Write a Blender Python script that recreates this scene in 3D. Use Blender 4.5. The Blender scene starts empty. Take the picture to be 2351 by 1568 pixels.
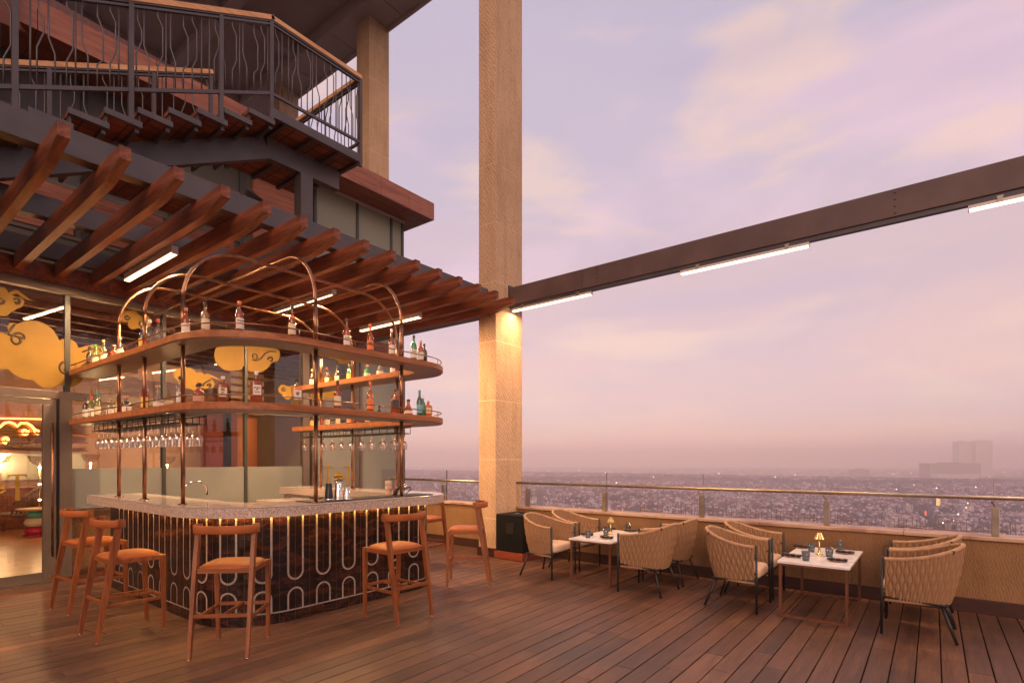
import bpy, bmesh, math, random
from mathutils import Vector, Matrix
PI = math.pi
R = math.radians
rnd = random.Random(7)
S = bpy.context.scene
COL = S.collection

# ---------------------------------------------------------------- camera
# Axes follow the building: +X = along the deck boards, +Y = along the parapet.
CH = 1.55
F0 = Vector((0.790, 0.613, 0)).normalized()
R0 = Vector((F0.y, -F0.x, 0))
cd = bpy.data.cameras.new('camera')
cam = bpy.data.objects.new('camera', cd)
COL.objects.link(cam)
cam.location = (0, 0, CH)
cam.rotation_euler = (R(90), 0, math.atan2(F0.y, F0.x) - PI / 2)
cd.sensor_width = 36
cd.lens = 36 * 1245 / 2351
cd.shift_y = (1056 - 784) / 2351
cd.clip_start = 0.05
cd.clip_end = 20000
S.camera = cam
S.view_settings.view_transform = 'Standard'
S.view_settings.look = 'None'
S.view_settings.exposure = 0
S.view_settings.gamma = 1

# ---------------------------------------------------------------- world
SUN_EL, SUN_AZ = R(17.7), R(-128)
w = bpy.data.worlds.new('World')
S.world = w
w.use_nodes = True
nt = w.node_tree
nt.nodes.clear()
def N(nt, t, **k):
    n = nt.nodes.new(t)
    for a, b in k.items():
        if a == 'inp':
            for i, v in b.items():
                n.inputs[i].default_value = v
        else:
            setattr(n, a, b)
    return n
def ramp(nt, stops, interp='LINEAR'):
    n = nt.nodes.new('ShaderNodeValToRGB')
    n.color_ramp.interpolation = interp
    e = n.color_ramp.elements
    while len(e) > 1:
        e.remove(e[-1])
    e[0].position = stops[0][0]
    e[0].color = (*stops[0][1], 1) if len(stops[0][1]) == 3 else stops[0][1]
    for p, c in stops[1:]:
        q = e.new(p)
        q.color = (*c, 1) if len(c) == 3 else c
    return n
def mixc(nt, fac, a, b, mode='MIX'):
    n = nt.nodes.new('ShaderNodeMix')
    n.data_type = 'RGBA'
    n.blend_type = mode
    L = nt.links
    for i, v in ((0, fac), (6, a), (7, b)):
        if isinstance(v, bpy.types.NodeSocket):
            L.new(v, n.inputs[i])
        elif i == 0:
            n.inputs[0].default_value = v
        else:
            n.inputs[i].default_value = (*v, 1)
    return n.outputs[2]
L = nt.links
tc = N(nt, 'ShaderNodeTexCoord')
sep = N(nt, 'ShaderNodeSeparateXYZ')
L.new(tc.outputs['Generated'], sep.inputs[0])
grad = ramp(nt, [(0.0, (.90, .52, .46)), (.06, (.86, .50, .44)), (.16, (.80, .49, .44)), (.30, (.69, .47, .47)),
                 (.45, (.58, .46, .54)), (.75, (.55, .47, .58)), (1.0, (.52, .46, .59))])
L.new(sep.outputs[2], grad.inputs[0])
def cloud(scale, rot, off, lo, hi, detail=6):
    mp = N(nt, 'ShaderNodeMapping')
    mp.inputs['Scale'].default_value = scale
    mp.inputs['Rotation'].default_value = rot
    mp.inputs['Location'].default_value = off
    L.new(tc.outputs['Generated'], mp.inputs[0])
    n = N(nt, 'ShaderNodeTexNoise')
    n.inputs['Scale'].default_value = 1
    n.inputs['Detail'].default_value = detail
    n.inputs['Roughness'].default_value = .5
    n.inputs['Distortion'].default_value = .3
    L.new(mp.outputs[0], n.inputs['Vector'])
    mr = N(nt, 'ShaderNodeMapRange', interpolation_type='SMOOTHSTEP')
    mr.inputs[1].default_value = lo
    mr.inputs[2].default_value = hi
    L.new(n.outputs[0], mr.inputs[0])
    return mr.outputs[0]
c1 = cloud((1.9, 1.9, 4.2), (.25, .40, 0), (3.1, 1.2, .4), .47, .63, 9)
c2 = cloud((3.0, 3.0, 10), (.1, .25, .4), (7.3, 2.2, 5.1), .50, .66, 9)
c3 = cloud((1.4, 1.4, 8.0), (0, .2, 0), (1.3, 9.2, 2.1), .48, .68, 8)
def scl(v, k):
    m = N(nt, 'ShaderNodeMath', operation='MULTIPLY')
    L.new(v, m.inputs[0])
    m.inputs[1].default_value = k
    return m.outputs[0]
col = mixc(nt, scl(c1, .75), grad.outputs[0], (.84, .56, .62))
col = mixc(nt, scl(c2, .6), col, (.92, .62, .46))
col = mixc(nt, scl(c3, .32), col, (.46, .36, .52))
sky = N(nt, 'ShaderNodeTexSky', sky_type='NISHITA', sun_disc=False, sun_elevation=SUN_EL, sun_rotation=SUN_AZ)
bg1 = N(nt, 'ShaderNodeBackground')
bg1.inputs['Strength'].default_value = 1.04
L.new(col, bg1.inputs[0])
bg2 = N(nt, 'ShaderNodeBackground')
bg2.inputs['Strength'].default_value = .03
L.new(sky.outputs[0], bg2.inputs[0])
ad = N(nt, 'ShaderNodeAddShader')
L.new(bg1.outputs[0], ad.inputs[0])
L.new(bg2.outputs[0], ad.inputs[1])
wo = N(nt, 'ShaderNodeOutputWorld')
L.new(ad.outputs[0], wo.inputs[0])

# sun: low, veiled, low behind the camera, veiled into a broad warm glow
sd = bpy.data.lights.new('sun', 'SUN')
sd.energy = 2.2
sd.angle = R(38)
sd.color = (1.0, .60, .38)
so = bpy.data.objects.new('sun', sd)
COL.objects.link(so)
sdir = Vector((-.74, -.58, .30)).normalized()
so.rotation_euler = (-sdir).to_track_quat('-Z', 'Y').to_euler()
so.location = (0, 0, 30)

# ---------------------------------------------------------------- tagging
def tag(o, label=None, cat=None, group=None, kind=None):
    if label: o['label'] = label
    if cat: o['category'] = cat
    if group: o['group'] = group
    if kind: o['kind'] = kind
    return o
def empty(name, loc=(0, 0, 0), rz=0, label=None, cat=None, group=None):
    o = bpy.data.objects.new(name, None)
    o.empty_display_size = .1
    COL.objects.link(o)
    o.location = loc
    o.rotation_euler = (0, 0, rz)
    return tag(o, label, cat, group)
def copy_tree(o, parent=None):
    c = o.copy()
    COL.objects.link(c)
    if parent: c.parent = parent
    for ch in list(o.children):
        copy_tree(ch, c)
    return c
def place(proto, used, loc, rz, label, group=None):
    """first time the prototype itself, afterwards copies"""
    o = copy_tree(proto) if used[0] else proto
    used[0] = True
    o.location = loc
    o.rotation_euler = (0, 0, rz)
    o['label'] = label
    if group: o['group'] = group
    return o

# ---------------------------------------------------------------- mesh builder
class MB:
    def __init__(s):
        s.v = []; s.f = []; s.sm = []; s.mi = []; s.cm = 0
    def add(s, vs, fs, smooth=False):
        b = len(s.v)
        s.v += [tuple(p) for p in vs]
        for f in fs:
            s.f.append(tuple(i + b for i in f)); s.sm.append(smooth); s.mi.append(s.cm)
        return s
    def box(s, c, d, rz=0, bev=0):
        x, y, z = d[0] / 2, d[1] / 2, d[2] / 2
        cr, sr = math.cos(rz), math.sin(rz)
        def P(a, b, e): return (c[0] + a * cr - b * sr, c[1] + a * sr + b * cr, c[2] + e)
        if bev <= 0:
            vs = [P(a * x, b * y, e * z) for e in (-1, 1) for a, b in ((-1, -1), (1, -1), (1, 1), (-1, 1))]
            return s.add(vs, [(0, 3, 2, 1), (4, 5, 6, 7), (0, 1, 5, 4), (1, 2, 6, 5), (2, 3, 7, 6), (3, 0, 4, 7)])
        bm = bmesh.new()
        bmesh.ops.create_cube(bm, size=1)
        for v in bm.verts: v.co = Vector((v.co.x * 2 * x, v.co.y * 2 * y, v.co.z * 2 * z))
        bmesh.ops.bevel(bm, geom=bm.edges[:], offset=bev, segments=2, affect='EDGES', profile=.6)
        bm.verts.index_update()
        s.add([P(*v.co) for v in bm.verts], [[v.index for v in f.verts] for f in bm.faces])
        bm.free()
        return s
    def b2(s, x0, x1, y0, y1, z0, z1, bev=0):
        return s.box(((x0 + x1) / 2, (y0 + y1) / 2, (z0 + z1) / 2), (abs(x1 - x0), abs(y1 - y0), abs(z1 - z0)), 0, bev)
    def bar(s, a, b, w0, h0, w1=None, h1=None, up=(0, 0, 1)):
        """rectangular bar a->b; w sideways, h along 'up'"""
        a, b = Vector(a), Vector(b)
        w1 = w0 if w1 is None else w1; h1 = h0 if h1 is None else h1
        d = (b - a).normalized(); u = Vector(up)
        sd_ = d.cross(u)
        if sd_.length < 1e-4: sd_ = d.cross(Vector((1, 0, 0)))
        sd_.normalize(); u = sd_.cross(d)
        vs = []
        for p, ww, hh in ((a, w0, h0), (b, w1, h1)):
            for i, j in ((-1, -1), (1, -1), (1, 1), (-1, 1)):
                vs.append(p + sd_ * (i * ww / 2) + u * (j * hh / 2))
        return s.add(vs, [(0, 1, 2, 3), (7, 6, 5, 4), (0, 4, 5, 1), (1, 5, 6, 2), (2, 6, 7, 3), (3, 7, 4, 0)])
    def tube(s, pts, r, n=8, r1=None, cap=True, closed=False):
        pts = [Vector(p) for p in pts]
        m = len(pts)
        up = None; rings = []
        for i, p in enumerate(pts):
            if closed: t = pts[(i + 1) % m] - pts[(i - 1) % m]
            else: t = pts[min(i + 1, m - 1)] - pts[max(i - 1, 0)]
            t.normalize()
            if up is None:
                up = t.orthogonal().normalized()
            else:
                up = (up - t * up.dot(t))
                up = up.normalized() if up.length > 1e-6 else t.orthogonal().normalized()
            sd_ = t.cross(up)
            rr = r if r1 is None else r + (r1 - r) * i / max(1, m - 1)
            if callable(r): rr = r(i / max(1, m - 1))
            rings.append([p + (up * math.cos(2 * PI * k / n) + sd_ * math.sin(2 * PI * k / n)) * rr for k in range(n)])
        vs = [q for ring in rings for q in ring]; fs = []
        for i in range(m if closed else m - 1):
            j = (i + 1) % m
            for k in range(n):
                fs.append((i * n + k, i * n + (k + 1) % n, j * n + (k + 1) % n, j * n + k))
        s.add(vs, fs, True)
        if cap and not closed:
            s.add(rings[0], [tuple(reversed(range(n)))]); s.add(rings[-1], [tuple(range(n))])
        return s
    def lathe(s, prof, c=(0, 0, 0), n=20, smooth=True, capb=True, capt=False):
        vs = []; fs = []
        m = len(prof)
        for r, z in prof:
            for k in range(n):
                a = 2 * PI * k / n
                vs.append((c[0] + r * math.cos(a), c[1] + r * math.sin(a), c[2] + z))
        for i in range(m - 1):
            for k in range(n):
                fs.append((i * n + k, i * n + (k + 1) % n, (i + 1) * n + (k + 1) % n, (i + 1) * n + k))
        s.add(vs, fs, smooth)
        if capb: s.add(vs[:n], [tuple(reversed(range(n)))])
        if capt: s.add(vs[-n:], [tuple(range(n))])
        return s
    def prism(s, poly, z0, z1, top=True, bot=True):
        n = len(poly)
        a = [(p[0], p[1], z0) for p in poly]; b = [(p[0], p[1], z1) for p in poly]
        fs = [(i, (i + 1) % n, n + (i + 1) % n, n + i) for i in range(n)]
        s.add(a + b, fs)
        if top: s.add(b, [tuple(range(n))])
        if bot: s.add(a, [tuple(reversed(range(n)))])
        return s
    def build(s, name, mat, parent=None, loc=None, sub=0, fix=True):
        me = bpy.data.meshes.new(name)
        me.from_pydata(s.v, [], s.f)
        for m_ in (mat if isinstance(mat, (list, tuple)) else [mat]):
            me.materials.append(m_)
        me.polygons.foreach_set('use_smooth', s.sm)
        me.polygons.foreach_set('material_index', s.mi)
        if fix:
            bm = bmesh.new(); bm.from_mesh(me)
            bmesh.ops.remove_doubles(bm, verts=bm.verts, dist=1e-5)
            bmesh.ops.recalc_face_normals(bm, faces=bm.faces)
            bm.to_mesh(me); bm.free()
        me.update()
        o = bpy.data.objects.new(name, me)
        COL.objects.link(o)
        if parent is not None: o.parent = parent
        if loc is not None: o.location = loc
        return o

def unproj(x, y, z):
    """ground-truth helper used while surveying the photograph: point at height z seen at (x, y)"""
    d = 1245 * (CH - z) / (y - 1056); r = (x - 1175.5) / 1245 * d
    return F0 * d + R0 * r + Vector((0, 0, z))
def onY(x, Y):
    k = (x - 1175.5) / 1245; d = Y / (F0.y + R0.y * k)
    return d * (F0.x + R0.x * k)
def onX(x, X):
    k = (x - 1175.5) / 1245; d = X / (F0.x + R0.x * k)
    return d * (F0.y + R0.y * k)

# ---------------------------------------------------------------- materials
MATS = {}
def newmat(name):
    m = bpy.data.materials.new(name); m.use_nodes = True
    nt = m.node_tree; b = nt.nodes['Principled BSDF']
    return m, nt, b
def flat(name, c, rough=.5, metal=0, spec=.5, emit=None, es=0, coat=0):
    m, nt, b = newmat(name)
    b.inputs['Base Color'].default_value = (*c, 1)
    b.inputs['Roughness'].default_value = rough
    b.inputs['Metallic'].default_value = metal
    b.inputs['Specular IOR Level'].default_value = spec
    b.inputs['Coat Weight'].default_value = coat
    if emit:
        b.inputs['Emission Color'].default_value = (*emit, 1)
        b.inputs['Emission Strength'].default_value = es
    return m
def coords(nt, scale=(1, 1, 1), rot=(0, 0, 0), kind='Object'):
    t = N(nt, 'ShaderNodeTexCoord'); mp = N(nt, 'ShaderNodeMapping')
    mp.inputs['Scale'].default_value = scale; mp.inputs['Rotation'].default_value = rot
    nt.links.new(t.outputs[kind], mp.inputs[0])
    return mp.outputs[0]
def noise(nt, vec, scale, detail=4, rough=.55, dist=0):
    n = N(nt, 'ShaderNodeTexNoise')
    n.inputs['Scale'].default_value = scale; n.inputs['Detail'].default_value = detail
    n.inputs['Roughness'].default_value = rough; n.inputs['Distortion'].default_value = dist
    nt.links.new(vec, n.inputs['Vector'])
    return n.outputs[0]
def bump(nt, b, h, strength=.3, dist=.01):
    n = N(nt, 'ShaderNodeBump')
    n.inputs['Strength'].default_value = strength; n.inputs['Distance'].default_value = dist
    nt.links.new(h, n.inputs['Height']); nt.links.new(n.outputs[0], b.inputs['Normal'])
def speck(name, stops, scale, rough=.5, metal=0, vs=(1, 1, 1), rot=(0, 0, 0), detail=4, bs=0, bd=.005, dist=0, nr=.55, spec=.5, coat=0):
    m, nt, b = newmat(name)
    v = coords(nt, vs, rot); n = noise(nt, v, scale, detail, nr, dist)
    r = ramp(nt, stops); nt.links.new(n, r.inputs[0]); nt.links.new(r.outputs[0], b.inputs['Base Color'])
    b.inputs['Roughness'].default_value = rough; b.inputs['Metallic'].default_value = metal
    b.inputs['Specular IOR Level'].default_value = spec; b.inputs['Coat Weight'].default_value = coat
    if bs: bump(nt, b, n, bs, bd)
    return m
def wood(name, a, c, e, axis='z', sc=1.0, rough=.45, spec=.4):
    """wood with long grain streaks along the axis; pores in the bump, knots and tone drift"""
    st = {'x': (.6, 9, 9), 'y': (9, .6, 9), 'z': (9, 9, .6)}[axis]
    m, nt, b = newmat(name); Lk = nt.links
    v = coords(nt, tuple(q * sc for q in st))
    n1 = noise(nt, v, 1.4, 6, .6, 1.2)
    n2 = noise(nt, coords(nt, tuple(q * sc * 6 for q in st)), 2, 3, .6)
    r = ramp(nt, [(.28, a), (.5, c), (.72, e)]); Lk.new(n1, r.inputs[0])
    r2 = ramp(nt, [(.3, (.72, .72, .72)), (.7, (1.15, 1.15, 1.15))]); Lk.new(n2, r2.inputs[0])
    Lk.new(mixc(nt, 1, r.outputs[0], r2.outputs[0], 'MULTIPLY'), b.inputs['Base Color'])
    b.inputs['Roughness'].default_value = rough; b.inputs['Specular IOR Level'].default_value = spec
    bump(nt, b, n2, .15, .002)
    return m
def thin_fresnel(nt, ior):
    """the same reflectance from either side of a thin sheet"""
    g = N(nt, 'ShaderNodeNewGeometry'); f = N(nt, 'ShaderNodeFresnel')
    m_ = N(nt, 'ShaderNodeMapRange'); m_.inputs[3].default_value = ior; m_.inputs[4].default_value = 1 / ior
    nt.links.new(g.outputs['Backfacing'], m_.inputs[0]); nt.links.new(m_.outputs[0], f.inputs[0])
    return f
def glass(name, tint=(1, 1, 1), ior=1.45, rough=0.0, gl=(1, 1, 1), floor=0):
    """thin sheet glass: transparent with a Fresnel reflection"""
    m = bpy.data.materials.new(name); m.use_nodes = True; nt = m.node_tree; nt.nodes.clear()
    t = N(nt, 'ShaderNodeBsdfTransparent'); t.inputs[0].default_value = (*tint, 1)
    g = N(nt, 'ShaderNodeBsdfGlossy'); g.inputs['Roughness'].default_value = rough; g.inputs[0].default_value = (*gl, 1)
    f = thin_fresnel(nt, ior)
    x = N(nt, 'ShaderNodeMixShader'); o = N(nt, 'ShaderNodeOutputMaterial')
    q = N(nt, 'ShaderNodeMath', operation='ADD', use_clamp=True); q.inputs[1].default_value = floor
    nt.links.new(f.outputs[0], q.inputs[0])
    nt.links.new(q.outputs[0], x.inputs[0]); nt.links.new(t.outputs[0], x.inputs[1]); nt.links.new(g.outputs[0], x.inputs[2])
    nt.links.new(x.outputs[0], o.inputs[0])
    return m
def liquid(name, c, mix=.35):
    mix = mix * .55 if mix < .6 else mix
    """coloured bottle: see-through tint, glossy skin, some body colour"""
    m = bpy.data.materials.new(name); m.use_nodes = True; nt = m.node_tree; nt.nodes.clear()
    t = N(nt, 'ShaderNodeBsdfTransparent'); t.inputs[0].default_value = (*c, 1)
    p = N(nt, 'ShaderNodeBsdfPrincipled'); p.inputs['Base Color'].default_value = (*[q * .9 for q in c], 1)
    p.inputs['Roughness'].default_value = .06
    g = N(nt, 'ShaderNodeBsdfGlossy'); g.inputs['Roughness'].default_value = .04
    f = thin_fresnel(nt, 1.6)
    x = N(nt, 'ShaderNodeMixShader'); x.inputs[0].default_value = mix
    y = N(nt, 'ShaderNodeMixShader'); o = N(nt, 'ShaderNodeOutputMaterial')
    nt.links.new(t.outputs[0], x.inputs[1]); nt.links.new(p.outputs[0], x.inputs[2])
    nt.links.new(f.outputs[0], y.inputs[0]); nt.links.new(x.outputs[0], y.inputs[1]); nt.links.new(g.outputs[0], y.inputs[2])
    nt.links.new(y.outputs[0], o.inputs[0])
    return m

M = {}
M['steel'] = speck('dark_steel', [(.3, (.050, .040, .042)), (.7, (.082, .066, .068))], 3, .42, .0, detail=6, bs=.05, spec=.6)
M['steel_brown'] = speck('brown_steel', [(.3, (.085, .050, .042)), (.7, (.13, .080, .068))], 2.5, .5, .0, detail=6, bs=.05)
M['black'] = flat('black_metal', (.012, .011, .011), .45)
M['rafter'] = wood('rafter_wood', (.095, .026, .011), (.20, .058, .024), (.33, .105, .045), 'y', 1, .42)
M['stool'] = wood('stool_wood', (.14, .036, .010), (.22, .064, .018), (.31, .104, .034), 'z', 1.3, .42)
M['stoolh'] = wood('stool_wood_flat', (.14, .036, .010), (.22, .064, .018), (.31, .104, .034), 'x', 1.3, .42)
M['handrail'] = wood('handrail_oak', (.42, .20, .08), (.58, .30, .13), (.70, .40, .19), 'x', .8, .45)
M['handrail_y'] = wood('handrail_oak_cross', (.42, .20, .08), (.58, .30, .13), (.70, .40, .19), 'y', .8, .45)
M['clad'] = wood('timber_cladding', (.20, .068, .040), (.30, .11, .068), (.38, .155, .098), 'x', .7, .5)
M['shelf'] = wood('shelf_wood', (.24, .075, .024), (.34, .12, .042), (.43, .165, .064), 'x', .8, .45, .3)
M['shelf_under'] = speck('shelf_underside', [(.3, (.13, .10, .085)), (.7, (.19, .15, .13))], 1.5, .38)
M['copper'] = speck('aged_copper', [(.3, (.17, .082, .046)), (.5, (.28, .14, .082)), (.7, (.35, .18, .11))], 9, .34, 1.0)
M['steel_rail'] = speck('brushed_steel', [(.3, (.36, .30, .24)), (.7, (.48, .41, .33))], 9, .38, 1.0, vs=(1, 1, 1))
M['brass'] = flat('brass', (.85, .60, .22), .2, 1)
M['chrome'] = flat('chrome', (.75, .72, .70), .08, 1)
M['gold'] = speck('gold_vinyl', [(.3, (.22, .125, .014)), (.7, (.30, .17, .02))], 1.6, .5, .0, spec=.3)
M['goldline'] = flat('cut_line', (.06, .035, .02), .5)
M['leather'] = speck('tan_leather', [(.35, (.29, .080, .020)), (.65, (.36, .105, .028))], 5, .55, spec=.25, bs=.05, bd=.002)
M['beige'] = speck('beige_leather', [(.35, (.56, .38, .25)), (.65, (.64, .45, .31))], 4, .55, bs=.04, bd=.002)
M['stud'] = flat('brass_stud', (.16, .09, .04), .35, .8)
M['plaster'] = None
M['white'] = speck('marble_top', [(.35, (.62, .56, .52)), (.5, (.76, .71, .67)), (.7, (.82, .78, .74))], 7, .25, detail=8, dist=1.5)
M['tframe'] = speck('bronze_frame', [(.3, (.12, .045, .022)), (.7, (.20, .08, .042))], 6, .38, .3)
M['glass'] = glass('clear_glass', (.94, .925, .955), 1.4)
M['wineglass'] = glass('wine_glass', (.88, .86, .84), 2.6, .06, (1, .95, .90), .16)
M['facade_glass'] = glass('facade_glass', (.95, .93, .90), 1.6)
M['frost'] = speck('frosted_glass', [(.3, (.16, .165, .145)), (.7, (.22, .22, .195))], .6, .18)
M['frost_green'] = speck('grey_green_glass', [(.3, (.20, .20, .145)), (.7, (.26, .26, .19))], .5, .3)
M['bronze'] = speck('bronze_aluminium', [(.3, (.13, .10, .082)), (.7, (.17, .13, .105))], 3, .35, .4)
M['darkframe'] = flat('dark_frame', (.05, .05, .045), .35, .3)
M['lampshell'] = flat('lamp_housing', (.62, .56, .52), .35, .3)
M['lampglow'] = flat('lamp_diffuser', (1, .9, .75), .5, emit=(1.0, .70, .38), es=4.5)
M['speaker'] = speck('speaker_paint', [(.4, (.004, .004, .004)), (.6, (.008, .008, .008))], 160, .7, bs=.3, bd=.002, spec=.2)
M['plinth'] = wood('plinth_wood', (.22, .045, .02), (.30, .068, .03), (.36, .09, .045), 'y', 1, .5)
M['skirt'] = wood('skirting_wood', (.035, .013, .009), (.055, .02, .013), (.08, .03, .02), 'y', .7, .45)
M['tile'] = speck('soffit_tile', [(.3, (.10, .030, .014)), (.7, (.19, .062, .030))], 4, .7, detail=6)
M['roof'] = speck('roof_soffit', [(.3, (.36, .27, .23)), (.7, (.44, .34, .295))], 1.0, .6)
M['roof_edge'] = speck('roof_edge_panel', [(.3, (.40, .31, .28)), (.7, (.48, .38, .34))], 1.0, .6)
M['napkin'] = flat('dark_napkin', (.018, .014, .013), .85)
M['plate'] = flat('clay_plate', (.42, .22, .16), .4)
M['cutlery'] = flat('cutlery', (.6, .55, .5), .2, 1)
M['label'] = speck('paper_label', [(.3, (.66, .60, .50)), (.7, (.76, .70, .60))], 12, .7)
M['tumbler'] = liquid('smoked_tumbler', (.55, .58, .60), .15)

# plaster / sandstone with diagonal combing
def combed(name, a, c, wrot, wscale, bs):
    m, nt, b = newmat(name); Lk = nt.links
    v = coords(nt, (1, 1, 1))
    n = noise(nt, v, 1.1, 6, .6)
    st_ = noise(nt, coords(nt, (3.5, 3.5, .35)), 2.2, 6, .65)
    r0 = ramp(nt, [(.3, a), (.7, c)]); Lk.new(n, r0.inputs[0])
    rs = ramp(nt, [(.34, (.80, .77, .74)), (.52, (1, 1, 1))]); Lk.new(st_, rs.inputs[0])
    class r: outputs = [mixc(nt, .7, r0.outputs[0], rs.outputs[0], 'MULTIPLY')]
    w1 = N(nt, 'ShaderNodeTexWave', wave_type='BANDS', bands_direction='X')
    w1.inputs['Scale'].default_value = wscale; w1.inputs['Distortion'].default_value = 9
    w1.inputs['Detail'].default_value = 4; w1.inputs['Detail Scale'].default_value = 1.4; w1.inputs['Detail Roughness'].default_value = .65
    Lk.new(coords(nt, (1, 1, 1), wrot), w1.inputs[0])
    r2 = ramp(nt, [(0, (.77, .74, .71)), (.30, (.98, .98, .98)), (1, (1.05, 1.05, 1.05))]); Lk.new(w1.outputs[1], r2.inputs[0])
    Lk.new(mixc(nt, 1, r.outputs[0], r2.outputs[0], 'MULTIPLY'), b.inputs['Base Color'])
    b.inputs['Roughness'].default_value = .8; b.inputs['Specular IOR Level'].default_value = .25
    bump(nt, b, w1.outputs[1], bs, .006)
    return m
M['plaster'] = combed('combed_plaster', (.23, .122, .056), (.29, .16, .075), (0, R(28), R(60)), 15, .3)
M['stone'] = combed('sandstone', (.49, .33, .20), (.60, .41, .26), (0, R(40), R(45)), 8, .35)
M['joint'] = flat('stone_joint', (.80, .60, .42), .8)
M['coping'] = speck('stone_coping', [(.35, (.30, .16, .10)), (.5, (.46, .30, .20)), (.7, (.50, .34, .23))], 3, .5, detail=8)
M['granite'] = speck('speckled_granite', [(.36, (.14, .10, .08)), (.48, (.38, .30, .25)), (.6, (.62, .50, .42))], 105, .32, detail=3, nr=.7)
M['granite_top'] = speck('polished_granite', [(.36, (.30, .24, .20)), (.5, (.42, .34, .30)), (.6, (.52, .44, .39))], 105, .10, detail=3, nr=.7)
m, nt, b = newmat('dark_marble'); Lk = nt.links
v = coords(nt, (1, 1, 2.6), (.3, .5, .2))
n1 = noise(nt, v, 2.6, 10, .68, 2.2)
r = ramp(nt, [(.30, (.006, .003, .002)), (.50, (.014, .006, .004)), (.60, (.060, .018, .008)), (.66, (.018, .007, .005)), (.80, (.12, .05, .028))])
Lk.new(n1, r.inputs[0]); Lk.new(r.outputs[0], b.inputs['Base Color'])
b.inputs['Roughness'].default_value = .16
M['marble'] = m
M['inlay'] = speck('inlay_strip', [(.35, (.26, .205, .165)), (.65, (.38, .31, .255))], 40, .4)

# rope weave: beige with fine ribs
m, nt, b = newmat('rope'); Lk = nt.links
v = coords(nt, (1, 1, 1))
w1 = N(nt, 'ShaderNodeTexWave', wave_type='BANDS', bands_direction='Z')
w1.inputs['Scale'].default_value = 55; w1.inputs['Distortion'].default_value = 1.2; w1.inputs['Detail'].default_value = 1
Lk.new(v, w1.inputs[0])
r = ramp(nt, [(0, (.13, .065, .030)), (.6, (.37, .21, .112)), (1, (.44, .26, .14))]); Lk.new(w1.outputs[1], r.inputs[0])
Lk.new(r.outputs[0], b.inputs['Base Color'])
b.inputs['Roughness'].default_value = .85; b.inputs['Specular IOR Level'].default_value = .2
bump(nt, b, w1.outputs[1], .5, .003)
M['rope'] = m
M['rope_rim'] = speck('rope_rim', [(.3, (.32, .185, .10)), (.7, (.43, .26, .145))], 14, .85)

# deck boards: tone from the per-board attribute
m, nt, b = newmat('ipe_boards'); Lk = nt.links
at = N(nt, 'ShaderNodeAttribute', attribute_name='tone', attribute_type='GEOMETRY')
g1 = noise(nt, coords(nt, (.9, 9, 1)), 1.6, 8, .65, .8)
g2 = noise(nt, coords(nt, (4, 70, 1)), 1.2, 4, .6)
g3 = noise(nt, coords(nt, (.8, .8, 1)), .9, 5, .6)
base = ramp(nt, [(0, (.064, .030, .020)), (.35, (.105, .049, .030)), (.7, (.155, .073, .041)), (1, (.22, .10, .052))])
ma = N(nt, 'ShaderNodeMath', operation='MULTIPLY_ADD'); Lk.new(g1, ma.inputs[0]); ma.inputs[1].default_value = 1.3; ma.inputs[2].default_value = -.65
mb = N(nt, 'ShaderNodeMath', operation='ADD', use_clamp=True); Lk.new(ma.outputs[0], mb.inputs[0]); Lk.new(at.outputs['Fac'], mb.inputs[1])
Lk.new(mb.outputs[0], base.inputs[0])
r2 = ramp(nt, [(.3, (.7, .7, .72)), (.7, (1.15, 1.12, 1.1))]); Lk.new(g2, r2.inputs[0])
c_ = mixc(nt, 1, base.outputs[0], r2.outputs[0], 'MULTIPLY')
r3 = ramp(nt, [(.35, (.62, .66, .74)), (.5, (.95, .93, .92)), (.65, (1.2, 1.08, 1.0))]); Lk.new(g3, r3.inputs[0])
Lk.new(mixc(nt, .8, c_, r3.outputs[0], 'MULTIPLY'), b.inputs['Base Color'])
rr = N(nt, 'ShaderNodeMapRange'); rr.inputs[3].default_value = .34; rr.inputs[4].default_value = .62
Lk.new(g3, rr.inputs[0]); Lk.new(rr.outputs[0], b.inputs['Roughness'])
b.inputs['Specular IOR Level'].default_value = .45
bump(nt, b, g2, .25, .003)
M['deck'] = m
M['deck_under'] = flat('deck_void', (.012, .007, .005), .9)
# ================================================================ SETTING: deck
def facade_y(x): return 8.852 + .072 * (x - 1.377)
vs = []; fs = []; tones = []
Y = -5.0; W_ = .15
while Y < 9.6:
    x = -3.0 - rnd.random() * 2
    while x < 7.22:
        ln = rnd.choice([1.2, 1.5, 1.8, 2.1, 2.4, 2.7]); x1 = min(x + ln, 7.22)
        if x1 - x < .05: break
        a, b_, c, d = x + .0018, x1 - .0018, Y + .004, Y + W_ - .004
        dz = rnd.uniform(-.0012, .0012); e = .004; n0 = len(vs)
        for (xx, yy, zz) in ((a, c, -.03), (b_, c, -.03), (b_, d, -.03), (a, d, -.03), (a, c, dz - .003), (b_, c, dz - .003), (b_, d, dz - .003), (a, d, dz - .003),
                             (a + .0005, c + e, dz), (b_ - .0005, c + e, dz), (b_ - .0005, d - e, dz), (a + .0005, d - e, dz)):
            vs.append((xx, yy, zz))
        F = [(0, 1, 5, 4), (1, 2, 6, 5), (2, 3, 7, 6), (3, 0, 4, 7), (4, 5, 9, 8), (5, 6, 10, 9), (6, 7, 11, 10), (7, 4, 8, 11), (8, 9, 10, 11)]
        t = min(1, max(0, rnd.gauss(.45, .15)))
        for f in F: fs.append(tuple(i + n0 for i in f)); tones.append(t)
        x = x1
    Y += W_
me = bpy.data.meshes.new('deck'); me.from_pydata(vs, [], fs); me.materials.append(M['deck'])
at_ = me.attributes.new('tone', 'FLOAT', 'FACE'); at_.data.foreach_set('value', tones)
o = bpy.data.objects.new('deck', me); COL.objects.link(o); tag(o, kind='structure')
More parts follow.
